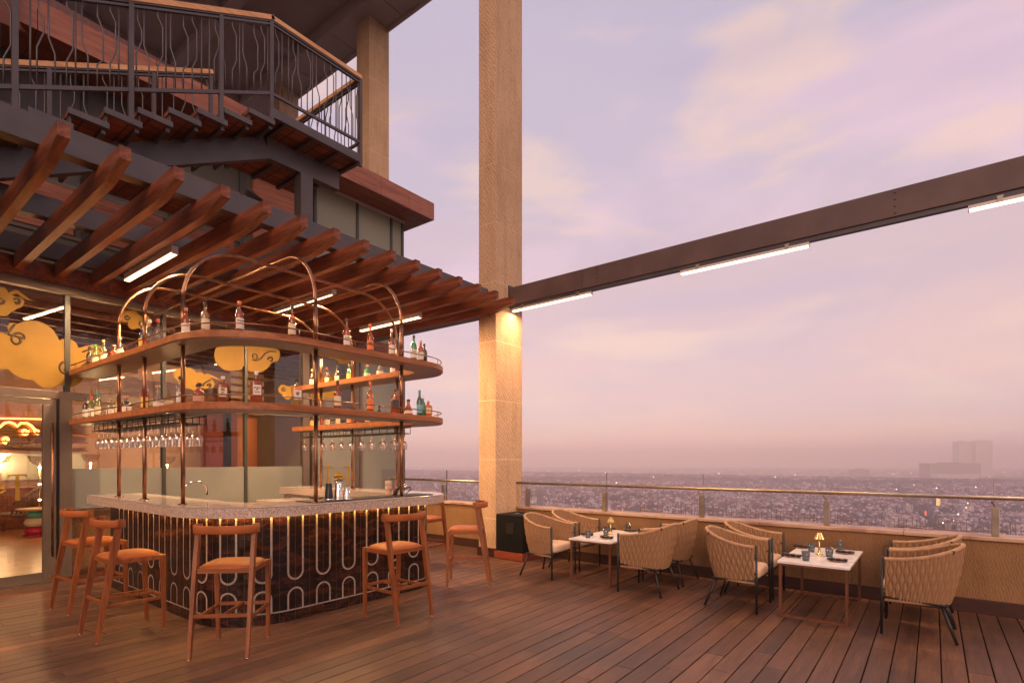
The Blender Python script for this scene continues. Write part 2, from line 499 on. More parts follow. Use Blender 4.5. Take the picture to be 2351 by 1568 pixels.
tag(MB().b2(-6, 7.5, -8, 16, -.5, -.034).build('deck_base', M['deck_under']), kind='structure')

# ================================================================ parapet + railing
par = empty('parapet_wall', (7.36, 2.5, 0), 0, 'low tan plastered parapet wall with stone coping running under the glass railing', 'wall')
def P_(mb, name, mat, parent, off):  # mesh given in world coordinates, stored relative to its root
    mb.v = [(x - off[0], y - off[1], z - off[2]) for x, y, z in mb.v]
    return mb.build(name, mat, parent)
o0 = (7.36, 2.5, 0)
P_(MB().b2(7.23, 7.5, -7, 5.508, 0, .742).b2(7.23, 7.5, 5.872, 9.24, 0, .742), 'wall', M['plaster'], par, o0)
mb = MB(); y = -7
for y0, y1 in ((-7, 5.506), (5.874, 9.24)):
    y = y0
    while y < y1 - .01:
        yy = min(y + 1.45, y1); mb.b2(7.195, 7.56, y + .0015, yy - .0015, .744, .782, .006); y = yy
P_(mb, 'coping', M['coping'], par, o0)
mb = MB()
for y0, y1 in ((-7, 5.506), (5.874, 9.22)):
    y = y0
    while y < y1 - .01:
        yy = min(y + 1.75, y1); mb.b2(7.212, 7.228, y + .002, yy - .002, .004, .148, .003); y = yy
P_(mb, 'skirting', M['skirt'], par, o0)

rail = empty('glass_railing', (7.3, 2.5, .78), 0, 'glass balustrade with round steel handrail standing on the parapet', 'railing')
o0 = (7.3, 2.5, .78)
posts = [onX(x, 7.30) for x in (1018, 1212, 1389, 1611, 1898.7, 2285.4)] + [-1.6, -2.9, -4.2]
for y in posts:
    mb = MB().b2(7.27, 7.33, y - .03, y + .03, .783, 1.075, .004)
    p = P_(mb, 'post', M['steel_rail'], rail, o0)
    mb = MB().tube([(7.30, y, 1.06), (7.29, y + .01, 1.10), (7.245, y + .03, 1.12), (7.235, y + .03, 1.165)], .008, 8)
    mb.tube([(7.335, y + .0, 1.0), (7.372, y + .0, 1.0)], .016, 12)
    b_ = P_(mb, 'bracket', M['steel_rail'], p, o0)
P_(MB().tube([(7.235, -7, 1.172), (7.235, 5.505, 1.172)], .0215, 16).tube([(7.235, 5.875, 1.172), (7.235, 8.79, 1.172)], .0215, 16)
   .lathe([(.0, 0), (.034, .002), (.038, .02), (.034, .045), (0, .05)], (7.235, 8.79, 1.148), 14, capb=False), 'handrail', M['steel_rail'], rail, o0)
ys = [9.2, onX(1103, 7.375)] 
cuts = [-7, -4.2, -2.9, -1.6] + sorted(onX(x, 7.36) for x in (2280.9, 1898.7, 1614.6, 1393)) + [5.505]
for q_ in cuts[1:-1]: P_(MB().b2(7.351, 7.365, q_ - .003, q_ + .003, .79, 1.361), 'glass_seam', M['steel_rail'], rail, o0)
for a, b_ in zip(cuts[:-1], cuts[1:]):
    P_(MB().b2(7.352, 7.364, a + .006, b_ - .006, .79, 1.36), 'glass_panel', M['glass'], rail, o0)
yj = onX(1026, 7.36)
P_(MB().b2(7.351, 7.365, yj - .0045, yj + .0045, .79, 1.361), 'glass_seam', M['darkframe'], rail, o0)
for a, b_ in ((5.88, yj), (yj, 9.2)):
    P_(MB().b2(7.352, 7.364, a + .006, b_ - .006, .79, 1.36), 'glass_panel', M['glass'], rail, o0)

# ================================================================ stone columns
def column(name, x0, x1, y0, y1, z1, label, first=.61, skirt=False):
    r_ = empty(name, ((x0 + x1) / 2, (y0 + y1) / 2, 0), 0, label, 'column', 'square sandstone columns')
    o0 = ((x0 + x1) / 2, (y0 + y1) / 2, 0)
    z = first - .95; k = 0
    mb = MB()
    while z < z1:
        a = max(z, 0)
        if z + .95 > 0: mb.b2(x0, x1, y0, y1, a + .004, min(z + .95, z1) - .004, .003)
        z += .95
    P_(mb, 'stone_block', M['stone'], r_, o0)
    P_(MB().b2(x0 + .003, x1 - .003, y0 + .003, y1 - .003, 0, z1 - .01), 'joint', M['joint'], r_, o0)
    if skirt: P_(MB().b2(x0 - .02, x1, y0 - .02, y1 + .02, 0, .14, .004), 'skirting', M['skirt'], r_, o0)
    return r_
column('stone_column', 6.68, 7.38, 5.51, 5.87, 16, 'tall sandstone column rising from the deck between bar and dining chairs', skirt=True)
column('stone_column', 8.93, 9.58, 11.66, 12.2, 13.3, 'sandstone column behind the timber eaves holding the high roof', first=.2)
column('stone_column', 8.86, 9.5, 16.0, 16.6, 13.3, 'far sandstone column glimpsed through the stair landing balusters', first=.2)

# ================================================================ steel beam with lights
def strip_light(p0, p1, z0, z1, w_, label, power, group, gloww=None, side=0):
    p0 = Vector((*p0, 0)); p1 = Vector((*p1, 0)); c = (p0 + p1) / 2; d = p1 - p0; L_ = d.length
    rz = math.atan2(d.y, d.x)
    r_ = empty('strip_light', (c.x, c.y, z0), rz, label, 'light', group)
    h = z1 - z0
    MB().box((0, 0, h / 2 + .009), (L_, w_, h - .018), bev=.002).build('housing', M['lampshell'], r_)
    MB().box((0, 0, .009), (L_ - .012, w_ - .008, .017)).build('diffuser', M['lampglow'], r_)
    for s_ in (-1, 1): MB().box((s_ * (L_ / 2 + .003), 0, h / 2), (.006, w_ + .004, h)).build('end_cap', M['lampshell'], r_)
    for s_ in (-.35, .35): MB().box((s_ * L_, 0, h + .004), (.05, w_ + .012, .014)).b2(s_ * L_ - .02, s_ * L_ + .02, -w_ / 2 - .009, -w_ / 2 - .001, h * .3, h + .01).build('clip', M['steel_rail'], r_)
    ld = bpy.data.lights.new('strip_lamp', 'AREA'); ld.shape = 'RECTANGLE'; ld.size = L_ * .96; ld.size_y = w_ * .7
    ld.energy = power; ld.color = (1.0, .60, .30)
    lo = bpy.data.objects.new('strip_lamp', ld); COL.objects.link(lo); lo.parent = r_; lo.location = (0, 0, -.004)
    return r_
A0 = Vector((7.075, 5.508, 0)); A1 = Vector((6.95, -.675, 0)); du = (A1 - A0).normalized()
beam = empty('steel_beam', (7.03, 2.5, 4.2), 0, 'long dark brown steel beam reaching out over the parapet from the column', 'beam')
rzb = math.atan2(du.y, du.x)
def onbeam(s_): return A0 + du * s_
mid = onbeam(5.5)
mb = MB(); mb.box((mid.x - 7.03, mid.y - 2.5, .035), (11.0, .10, .29), rzb, .004); mb.build('web', M['steel_brown'], beam)
mb = MB(); mb.box((mid.x - 7.03, mid.y - 2.5, -.137), (10.98, .06, .052), rzb); mb.build('lower_lip', M['steel'], beam)
q = onbeam(1.525); MB().box((q.x - 7.03, q.y - 2.5, .035), (.012, .104, .294), rzb).build('weld_seam', M['steel_brown'], beam)
q = onbeam(.01); MB().box((q.x - 7.03, q.y - 2.5, .035), (.018, .16, .36), rzb).build('end_plate', M['steel'], beam)
for s_ in (.10, 1.40, 1.65, 5.2):
    q = onbeam(s_); mb = MB()
    for z in (-.07, .0, .07, .14): mb.tube([(q.x - 7.03 - .048, q.y - 2.5, z), (q.x - 7.03 - .062, q.y - 2.5, z)], .009, 6)
    mb.build('bolt', M['steel'], beam)
for a, b_, lb in ((.04, 1.53, 'warm strip light under the beam touching the sandstone column'),
                  (2.89, 4.39, 'warm strip light under the middle of the long steel beam'),
                  (5.79, 7.30, 'warm strip light under the beam end at the right of the photo')):
    strip_light(onbeam(a)[:2], onbeam(b_)[:2], 3.985, 4.056, .055, lb, 50, 'strip lights under the steel beam')

# ================================================================ pergola
perg = empty('pergola', (3.5, 7, 3.87), 0, 'timber rafter pergola hung on dark steel beams over the bar', 'pergola')
o0 = (3.5, 7, 3.87)
for i in range(-3, 15):
    X = 1.139 + .389 * i; y1 = facade_y(X) - .075
    prof = [(5.09, 4.05), (y1, 4.05), (y1, 3.865), (5.56, 3.865), (5.44, 3.873), (5.09, 3.945)]
    mb = MB(); n = len(prof)
    a = [(X - .039, p[0], p[1]) for p in prof]; b_ = [(X + .039, p[0], p[1]) for p in prof]
    mb.add(a + b_, [(j, (j + 1) % n, n + (j + 1) % n, n + j) for j in range(n)]); mb.add(a, [tuple(range(n))]); mb.add(b_, [tuple(reversed(range(n)))])
    o = P_(mb, 'rafter', M['rafter'], perg, (X, 7, 3.87)); o.location = (X - 3.5, 0, 0)
def ibeam(name, x0, x1, y, z0, z1, w_, o0, parent, mat):
    return P_(MB().b2(x0, x1, y - w_ / 2 , y + w_ / 2, z0, z0 + .012).b2(x0, x1, y - w_ / 2, y + w_ / 2, z1 - .012, z1).b2(x0 + .002, x1 - .002, y - .03, y + .03, z0 + .01, z1 - .01), name, mat, parent, o0)
P_(MB().b2(-2.5, 6.60, 5.60, 5.74, 4.052, 4.272, .004), 'fascia_beam', M['steel'], perg, o0)
P_(MB().b2(-2.5, 6.74, 7.22, 7.36, 4.053, 4.27, .003), 'steel_purlin', M['steel'], perg, o0)
P_(MB().b2(-2.5, 6.74, 8.66, 8.78, 4.053, 4.27, .003), 'steel_purlin', M['steel'], perg, o0)
for X in (2.70, 3.87, 5.03, 6.2):
    P_(MB().b2(X - .2 - .06, X - .2 + .06, 5.742, 7.218, 4.056, 4.262), 'cross_beam', M['steel'], perg, o0)
    P_(MB().b2(X - .2 - .06, X - .2 + .06, 7.362, 8.658, 4.056, 4.262), 'cross_beam', M['steel'], perg, o0)
P_(MB().b2(6.70, 6.80, 5.875, 9.1, 3.90, 4.05).b2(6.66, 6.84, 5.875, 9.1, 3.885, 3.898), 'end_beam', M['steel'], perg, o0)
# timber ledger along the glass wall (in the facade's own direction)
mb = MB(); mb.bar((-2.6, facade_y(-2.6) - .05, 3.915), (8.0, facade_y(8.0) - .05, 3.915), .045, .235)
P_(mb, 'ledger', M['rafter'], perg, o0)
for X, ya, yb, lb in ((.45, 6.48, 7.94, 'lit strip light under the pergola just outside the left edge'), (2.40, 6.48, 7.94, 'lit strip light under the pergola nearest the left end'),
                      (4.335, 6.42, 7.95, 'lit strip light under the pergola behind the copper arches'),
                      (5.83, 6.34, 7.84, 'lit strip light under the pergola closest to the sandstone column')):
    strip_light((X, ya), (X, yb), 3.775, 3.862, .06, lb, 80 if X < 1 else 165, 'strip lights under the pergola rafters')

# ================================================================ building
bld = empty('restaurant_building', (0, 0, 0), 0, 'restaurant with bronze-framed glass front, gold cloud decals and timber eaves', 'building')
FO = Vector((1.377, 8.852, 0)); FA = math.atan(.072)
fx = Vector((math.cos(FA), math.sin(FA), 0)); fy = Vector((-math.sin(FA), math.cos(FA), 0))
def FW(t, y, z): return FO + fx * t + fy * y + Vector((0, 0, z))
def FP(mb, name, mat, parent=bld):
    """mesh in facade coordinates (t along, y into the room, z up)"""
    mb.v = [tuple(FW(*p)) for p in mb.v]
    return mb.build(name, mat, parent)
def FT(x, y, off=0):
    """facade point seen at an image position"""
    k = (x - 1175.5) / 1245
    dv = F0 + R0 * k
    o_ = FO + fy * off
    # solve s*dv = o_ + t*fx
    det = dv.x * (-fx.y) - dv.y * (-fx.x)
    s_ = (o_.x * (-fx.y) - o_.y * (-fx.x)) / det
    t = (dv.x * o_.y - dv.y * o_.x) / det * -1
    p = dv * s_
    t = (p - o_).dot(fx)
    return t, CH + (1056 - y) * s_ / 1245
tm = [.632 + .02, 1.80, 3.054, 4.196, 5.41, 6.66]
TL = -4.0
# frames
FP(MB().b2(TL, 6.70, -.05, .05, 2.33, 2.43, .004), 'transom', M['bronze'])
FP(MB().b2(TL, 6.70, -.06, .05, 3.69, 3.795, .004), 'head_frame', M['bronze'])
FP(MB().b2(.56, .69, -.05, .05, 0, 2.329, .003), 'door_post', M['bronze'])
FP(MB().b2(.62, .675, -.03, .045, 2.432, 3.688), 'mullion', M['darkframe'])
for t in tm[1:3]:
    FP(MB().b2(t - .022, t + .022, -.03, .045, 0, 3.688), 'mullion', M['darkframe'])
FP(MB().b2(4.13, 4.26, -.05, .05, 0, 3.688, .003), 'mullion', M['bronze'])
FP(MB().b2(4.33, 4.40, -.04, .05, 0, 3.688, .003), 'mullion', M['bronze'])
FP(MB().b2(5.34, 5.43, -.05, .05, 0, 3.688, .003), 'mullion', M['bronze'])
FP(MB().b2(5.46, 5.52, -.04, .05, 0, 3.688, .003), 'mullion', M['bronze'])
FP(MB().b2(6.60, 6.72, -.05, .12, 0, 3.80, .003), 'mullion', M['bronze'])
FP(MB().b2(.69, 4.13, -.045, .04, .0, .10), 'bottom_frame', M['skirt'])
# panes
def pane(t0, t1, z0, z1, mat, y=.0):
    return FP(MB().b2(t0, t1, y - .006, y + .006, z0, z1), 'window_pane', mat)
pane(TL, .62, 2.432, 3.688, M['facade_glass'])
for a, b_ in ((.69, 1.778), (1.822, 3.032), (3.076, 4.13)):
    pane(a, b_, 2.432, 3.688, M['facade_glass'])
    pane(a, b_, 1.44, 2.329, M['facade_glass'])
    pane(a, b_, .10, 1.438, M['frost']) if a > 1.5 else (pane(a, b_, .91, 1.438, M['frost']), pane(a, b_, .10, .85, M['facade_glass']))
# inner plastered half wall behind the first bay with a ledge
FP(MB().b2(.70, 1.76, .10, .30, .0, .86), 'half_wall', M['plaster']); FP(MB().b2(.70, 1.76, .07, .33, .862, .90), 'ledge', M['coping'])
pane(4.40, 5.34, .10, 2.329, M['frost']); pane(4.40, 5.34, 2.432, 3.688, M['facade_glass'])
pane(5.52, 6.60, .02, 3.688, M['frost'])
# door
door = FP(MB().b2(TL, .53, -.03, .03, 2.25, 2.32, .003).b2(.40, .53, -.03, .03, .02, 2.249, .003).b2(TL, .399, -.03, .03, .02, .14, .003), 'door', M['bronze'])
FP(MB().b2(TL, .398, -.005, .005, .142, 2.248), 'door_glass', M['facade_glass'], door)
FP(MB().tube([(.475, -.085, .33), (.475, -.085, 2.02)], .013, 12).tube([(.475, -.085, .45), (.475, -.03, .45)], .008).tube([(.475, -.085, 1.9), (.475, -.03, 1.9)], .008), 'handle', M['copper'], door)
FP(MB().tube([(.46, -.031, .08), (.46, -.042, .08)], .022, 14), 'lock', M['brass'], door)
FP(MB().b2(TL, .55, -.09, .06, 0, .018), 'threshold', M['steel_rail'])
FP(MB().b2(.532, .558, -.02, .03, .02, 2.32), 'jamb_gap_strip', M['black'])  # black strip painted for the dark of the gap beside the door leaf
# upper wall over the glazing, stepping back under the eaves
def BP(mb, name, mat, parent=bld): return mb.build(name, mat, parent)
BP(MB().b2(-4, 5.83, 9.45, 9.6, 3.8, 6.86), 'upper_wall', speck('upper_wall_panel', [(.3, (.07, .065, .052)), (.7, (.10, .092, .075))], 1.2, .5))
for X in (-2.4, -1.2, 0, 1.2, 2.3, 3.4, 4.5):
    BP(MB().b2(X, X + .07, 9.41, 9.449, 4.3, 6.86), 'upper_mullion', M['darkframe'])
for z in (4.6, 5.3, 6.1):
    BP(MB().b2(-4, 5.83, 9.42, 9.448, z, z + .05), 'upper_rail', M['bronze'])
for X in (1.31, 2.42, 3.5):
    BP(MB().b2(X + .02, X + .9, 9.405, 9.43, 4.66, 5.29), 'timber_panel', M['clad'])
BP(MB().b2(4.72, 5.80, 9.38, 9.44, 4.3, 6.85), 'timber_panel', M['clad'])
# glass pavilion and eaves
BP(MB().b2(5.90, 8.02, 9.325, 9.34, 3.82, 6.80), 'pavilion_glass', M['frost_green'])
for X, w_ in ((5.85, .05), (6.81, .05), (7.69, .05), (8.0, .06)):
    BP(MB().b2(X, X + w_, 9.30, 9.36, 3.82, 6.80), 'pavilion_mullion', M['darkframe'])
BP(MB().b2(5.85, 8.08, 9.28, 9.37, 6.80, 6.858), 'pavilion_head', M['roof_edge'])
BP(MB().b2(5.86, 8.06, 9.37, 14, 3.8, 6.85), 'pavilion_wall', M['frost_green'])
BP(MB().b2(8.025, 8.10, 9.38, 17.4, 0, 6.85), 'side_wall', M['bronze'])
ev = MB()
xs = [-3.5, -2.2, -.9, .4, 1.7, 3.0, 4.35, 5.7, 6.98, 7.72, 8.45]
for a, b_ in zip(xs[:-1], xs[1:]):
    ev.b2(a + .004, b_ - .004, 8.74, 8.78, 6.862, 7.235)
    ev.b2(a + .004, b_ - .004, 8.785, 9.9, 6.865, 6.88)
ev.b2(8.41, 8.448, 8.785, 17.4, 6.882, 7.235)
BP(ev, 'eaves', M['clad'])
BP(MB().b2(-3.5, 8.405, 8.785, 17.4, 6.90, 7.22), 'eaves_core', M['darkframe'])
# room shell
shell = MB().b2(-4.2, 8.02, 17.2, 17.4, 0, 6.85).b2(-4.4, -4.2, 8.2, 17.4, 0, 6.85)
BP(shell, 'back_wall', M['darkframe'])
m, nt, b = newmat('room_wall'); n_ = noise(nt, coords(nt), 1.1, 3); r = ramp(nt, [(.3, (.30, .19, .14)), (.7, (.40, .26, .19))])
nt.links.new(n_, r.inputs[0]); nt.links.new(r.outputs[0], b.inputs[0]); b.inputs['Roughness'].default_value = .7; M['room'] = m
FP(MB().b2(TL, 6.55, 7.6, 7.7, 0, 3.8), 'inner_wall', M['room'])
FP(MB().b2(TL, 6.6, .32, 7.6, 3.70, 3.75), 'inner_ceiling', M['room'])
fl = wood('parquet', (.30, .11, .03), (.42, .17, .05), (.52, .23, .075), 'x', .7, .3)
FP(MB().b2(TL, 6.6, .055, 7.6, .002, .012), 'inner_floor', fl)
FP(MB().b2(3.65, 4.05, 1.3, 1.5, .02, 3.6), 'terracotta_pier', flat('terracotta', (.42, .13, .045), .6))
FP(MB().b2(3.2, 3.6, 1.7, 1.75, .02, 2.6), 'red_panel', flat('red_panel', (.26, .05, .02), .6))
sl = MB()
pale = flat('pale_slat', (.62, .44, .27), .5)
for k in range(9):
    z = 2.42 + k * .14
    sl.b2(3.45, 4.1, 1.15, 1.20, z, z + .085); sl.b2(1.85, 2.5, 2.6, 2.65, z - .4, z - .32)
FP(sl, 'slatted_screen', pale)
for k in range(7):
    FP(MB().b2(TL, 6.5, .6 + k * .55, .68 + k * .55, 3.60, 3.698), 'ceiling_batten', M['rafter'])
FP(MB().b2(4.45, 5.3, .5, .52, .02, 3.6), 'inner_screen', flat('grey_screen', (.38, .35, .30), .6))
# interior counter and back bar
for t0, t1 in ((-3.9, 3.3),):
    FP(MB().b2(t0, t1, 7.1, 7.5, .02, .9).b2(t0 - .03, t1 + .03, 7.06, 7.54, .9, .94), 'kitchen_counter', M['rafter'])
    FP(MB().b2(t0, t1, 7.5, 7.58, 1.1, 1.7), 'splashback', flat('splash_tile', (.36, .38, .33), .3))
    for z in (1.75, 1.95, 2.15): FP(MB().b2(t0, t1, 7.3, 7.58, z, z + .03), 'wall_shelf', M['rafter'])
# --- gold cloud decals (on the outer face of the glass)
def cloud_outline(circles, cx, cy, n=110):
    pts = []
    for i in range(n):
        a = 2 * PI * i / n; dx, dy = math.cos(a), math.sin(a); best = 1
        for (x, y, r_) in circles:
            ex, ey = x - cx, y - cy; p = ex * dx + ey * dy; q_ = ex * ex + ey * ey - p * p
            if q_ < r_ * r_:
                best = max(best, p + math.sqrt(r_ * r_ - q_))
        pts.append((cx + dx * best, cy + dy * best))
    return pts
def decal(circles, centre, strokes=(), tails=()):
    out = [FT(x, y) for x, y in cloud_outline(circles, *centre)]
    c0 = FT(*centre); mb = MB(); n = len(out)
    a = [(p[0], -.008, p[1]) for p in out] + [(c0[0], -.008, c0[1])]
    b_ = [(p[0], -.0105, p[1]) for p in out] + [(c0[0], -.0105, c0[1])]
    mb.add(a, [(i, (i + 1) % n, n) for i in range(n)]); mb.add(b_, [((i + 1) % n, i, n) for i in range(n)])
    mb.add(a[:n] + b_[:n], [(i, (i + 1) % n, n + (i + 1) % n, n + i) for i in range(n)])
    for tl in tails:
        pp = [Vector(FT(x, y)) for x, y, w_ in tl]; ws = [w_ / 180 for *_, w_ in tl]
        L_, R_ = [], []
        for i, p in enumerate(pp):
            d = (pp[min(i + 1, len(pp) - 1)] - pp[max(i - 1, 0)]).normalized(); nn = Vector((-d.y, d.x)) * ws[i] / 2
            L_.append(p + nn); R_.append(p - nn)
        v_ = [(q_[0], -.012, q_[1]) for q_ in L_] + [(q_[0], -.012, q_[1]) for q_ in R_]
        k = len(pp); mb.add(v_, [(i, i + 1, k + i + 1, k + i) for i in range(k - 1)])
    d_ = FP(mb, 'cloud_decal', M['gold'])
    for st in strokes:
        mm = MB(); mm.tube([(*FT(x, y)[:1], -.0135, FT(x, y)[1]) for x, y in st], .014 if len(st) > 12 else .010, 5)
        FP(mm, 'swirl', M['goldline'], d_)
    return d_
def spiral(cx, cy, r0, r1, a0, turns, n=22, tail=()):
    s_ = [(cx + (r0 + (r1 - r0) * i / n) * math.cos(a0 + turns * 2 * PI * i / n), cy + (r0 + (r1 - r0) * i / n) * math.sin(a0 + turns * 2 * PI * i / n)) for i in range(n + 1)]
    return list(tail) + s_
decal([(71, 804, 68), (151, 806, 29), (159, 856, 33), (214, 824, 33), (28, 752, 12), (-60, 800, 60), (110, 850, 40)], (125, 822),
      [spiral(39, 780, 18, 5, PI * .95 + PI, -1.15, tail=[(34, 745), (24, 755), (19, 768)][::1]),
       spiral(150, 842, 16, 5, PI * .5, 1.1, tail=[(225, 824), (205, 828), (190, 840), (176, 852), (160, 857)]),
       [(188, 808), (205, 802), (222, 800), (236, 803)]])
decal([(2, 677, 17), (-6, 703, 24), (22, 697, 20), (42, 695, 13), (10, 712, 14)], (8, 698),
      [spiral(0, 690, 9, 3, 0, .9), spiral(38, 693, 8, 3, -2.5, .9)], [[(14, 676, 6), (38, 670, 9), (55, 682, 7), (66, 689, 4), (80, 691, 1)]])
decal([(286, 727, 13), (303, 727, 15), (318, 739, 15), (333, 738, 14), (305, 745, 12)], (308, 735),
      [spiral(291, 729, 6, 2, 0, 1), spiral(324, 743, 6, 2, 1, 1)])
decal([(528, 815, 37), (588, 820, 36), (626, 815, 17), (566, 790, 30), (545, 836, 14)], (570, 815),
      [spiral(583, 818, 9, 3, 2.2, -1.0, tail=[(634, 808), (620, 806), (608, 812), (598, 824), (587, 828)]), spiral(621, 826, 7, 2, PI, .9)])
decal([(410, 859, 13), (430, 868, 24), (458, 866, 12), (470, 876, 16), (482, 882, 10), (448, 884, 14)], (444, 872),
      [spiral(456, 884, 5, 2, 0, -1, tail=[(482, 872), (470, 878), (464, 886)]), spiral(480, 885, 5, 2, PI, .9)],
      [[(464, 866, 7), (476, 860, 7), (490, 866, 6), (502, 872, 4), (514, 874, 1)]])
decal([(649, 894, 11), (660, 905, 12), (671, 894, 9), (658, 896, 10)], (660, 898), [spiral(650, 893, 5, 2, 0, 1)])
decal([(728, 872, 12), (752, 876, 18), (729, 908, 17), (757, 900, 14), (742, 890, 16)], (743, 888), [spiral(748, 876, 6, 2, 0, 1)])
decal([(760, 812, 12), (778, 818, 12), (795, 822, 12), (782, 828, 8)], (778, 820), [spiral(790, 822, 5, 2, 0, 1)])
# --- monogram: two serifed T's with a small P under a cloud between them
def monogram(t0, z1, h, parent, y=-.012, flip=1):
    w_ = h * .58
    mb = MB()
    def T(c, z1, h, w_):
        s_ = h * .06
        mb.b2(c - w_ / 2, c + w_ / 2, y - .002, y, z1 - s_, z1)
        for q_ in (-1, 1): mb.add([(c + q_ * w_ / 2, y - .0021, z1), (c + q_ * w_ / 2, y - .0021, z1 - h * .17), (c + q_ * (w_ / 2 - h * .10), y - .0021, z1 - s_ * .9)], [(0, 1, 2)])
        mb.add([(c - h * .055, y - .0022, z1 - s_ * .9), (c + h * .055, y - .0022, z1 - s_ * .9), (c + h * .075, y - .0022, z1 - h), (c - h * .075, y - .0022, z1 - h)], [(0, 1, 2, 3)])
    T(t0 + w_ / 2, z1, h, w_); T(t0 + h * 1.32 + w_ / 2, z1, h, w_)
    c = t0 + h * .66 + w_ / 2; hp = h * .55; zt = z1 - h * .48
    mb.add([(c - .06 * h, y - .0022, zt), (c + .03 * h, y - .0022, zt), (c + .07 * h, y - .0022, zt - hp), (c - .10 * h, y - .0022, zt - hp)], [(0, 1, 2, 3)])
    mb.tube([(c - .30 * h, y - .002, zt - .10 * h), (c - .16 * h, y - .002, zt - .01 * h), (c + .05 * h, y - .002, zt - .02 * h), (c + .22 * h, y - .002, zt - .03 * h), (c + .28 * h, y - .002, zt - .12 * h), (c + .20 * h, y - .002, zt - .22 * h), (c + .02 * h, y - .002, zt - .20 * h)], .018 * h / .3, 6)
    mb.tube([(c - .26 * h, y - .002, zt - .30 * h), (c - .12 * h, y - .002, zt - .22 * h), (c + .0 * h, y - .002, zt - .20 * h)], .014 * h / .3, 6)
    for dx, dz, rr in ((-.16, .10, .09), (0, .14, .13), (.15, .10, .10), (.0, .06, .10)):
        mb.v = mb.v; n = 16
        b0 = [(c + dx * h + rr * h * math.cos(2 * PI * k / n), y - .0015 - abs(dx) * .004 - rr * .008, zt + dz * h + rr * h * .62 * math.sin(2 * PI * k / n)) for k in range(n)]
        mb.add(b0, [tuple(range(n))])
    return FP(mb, 'monogram', M['gold'], parent)
monogram(-.36, 1.375, .32, door)
monogram(4.60, 1.43, .36, bld)

# ================================================================ staircase
M['tilegrid'] = None
m, nt, b = newmat('tile_soffit'); Lk = nt.links
br = N(nt, 'ShaderNodeTexBrick'); br.offset = 0; br.inputs['Scale'].default_value = 1
br.inputs['Brick Width'].default_value = .19; br.inputs['Row Height'].default_value = .16; br.inputs['Mortar Size'].default_value = .008
br.inputs['Color1'].default_value = (.26, .085, .038, 1); br.inputs['Color2'].default_value = (.18, .058, .028, 1); br.inputs['Mortar'].default_value = (.016, .008, .006, 1)
Lk.new(coords(nt), br.inputs[0]); n_ = noise(nt, coords(nt), 5, 4); r = ramp(nt, [(.3, (.6, .6, .6)), (.7, (1.3, 1.2, 1.2))]); Lk.new(n_, r.inputs[0])
Lk.new(mixc(nt, 1, br.outputs[0], r.outputs[0], 'MULTIPLY'), b.inputs[0]); b.inputs['Roughness'].default_value = .55
M['tilegrid'] = m
st = empty('staircase', (3.53, 6.57, 4.27), 0, 'dark steel staircase and landing with bent-bar balustrade above the pergola', 'staircase')
so_ = (3.53, 6.57, 4.27)
Y0, Y1_ = 6.57, 8.17; SL = .51; LX0, LX1, LZ = 3.53, 4.87, 5.97
for k in range(12):
    xa = LX0 - .29 * (k + 1); z = LZ - .148 * (k + 1)
    t_ = P_(MB().b2(xa + .012, xa + .29 + .02, Y0 + .03, Y1_, z - .045, z), 'tread', M['tilegrid'], st, so_)
    P_(MB().b2(xa, xa + .33, Y0 - .02, Y0 + .028, z - .055, z + .006, .002).b2(xa + .275, xa + .312, Y0 + .03, Y1_, z - .10, z - .046)
       .b2(xa + .29 + .022, xa + .29 + .034, Y0 + .03, Y1_, z - .05, z + .148), 'tread_frame', M['steel'], t_, so_)
ld_ = P_(MB().b2(LX0 + .04, LX1 - .02, Y0 + .03, Y1_ + .1, LZ - .06, LZ), 'landing', M['tilegrid'], st, so_)
mb = MB().b2(LX0, LX1, Y0 - .02, Y0 + .028, LZ - .11, LZ + .006, .003).b2(LX1 - .02, LX1 + .03, Y0 - .02, Y1_ + .1, LZ - .11, LZ + .006, .003)
for X in (3.72, 4.12, 4.52): mb.b2(X, X + .05, Y0 + .03, Y1_ + .1, LZ - .105, LZ - .061)
P_(mb, 'landing_frame', M['steel'], ld_, so_)
# inner landing soffit further back (next flight seen from below)
P_(MB().b2(2.2, 4.4, Y1_ + .12, Y1_ + .9, 5.25, 5.33), 'lower_soffit', M['tilegrid'], st, so_)
# carrying beam + post
mb = MB(); YB = 7.01
def slope_z(x): return LZ - .14 - SL * max(0, LX0 + .15 - x)
mb.bar((.2, YB, slope_z(.2) - .15), (LX0 + .15, YB, slope_z(LX0 + .15) - .15), .12, .26); mb.bar((LX0 + .15, YB, LZ - .29), (4.78, YB, LZ - .29), .121, .26)
P_(mb, 'carrier_beam', M['steel'], st, so_)
P_(MB().b2(4.15, 4.33, YB - .09, YB + .09, 4.275, LZ - .425, .004), 'post', M['steel'], st, so_)
P_(MB().bar((4.24, 7.1, 4.7), (4.24, 8.6, 5.8), .10, .10), 'brace', M['steel'], st, so_)
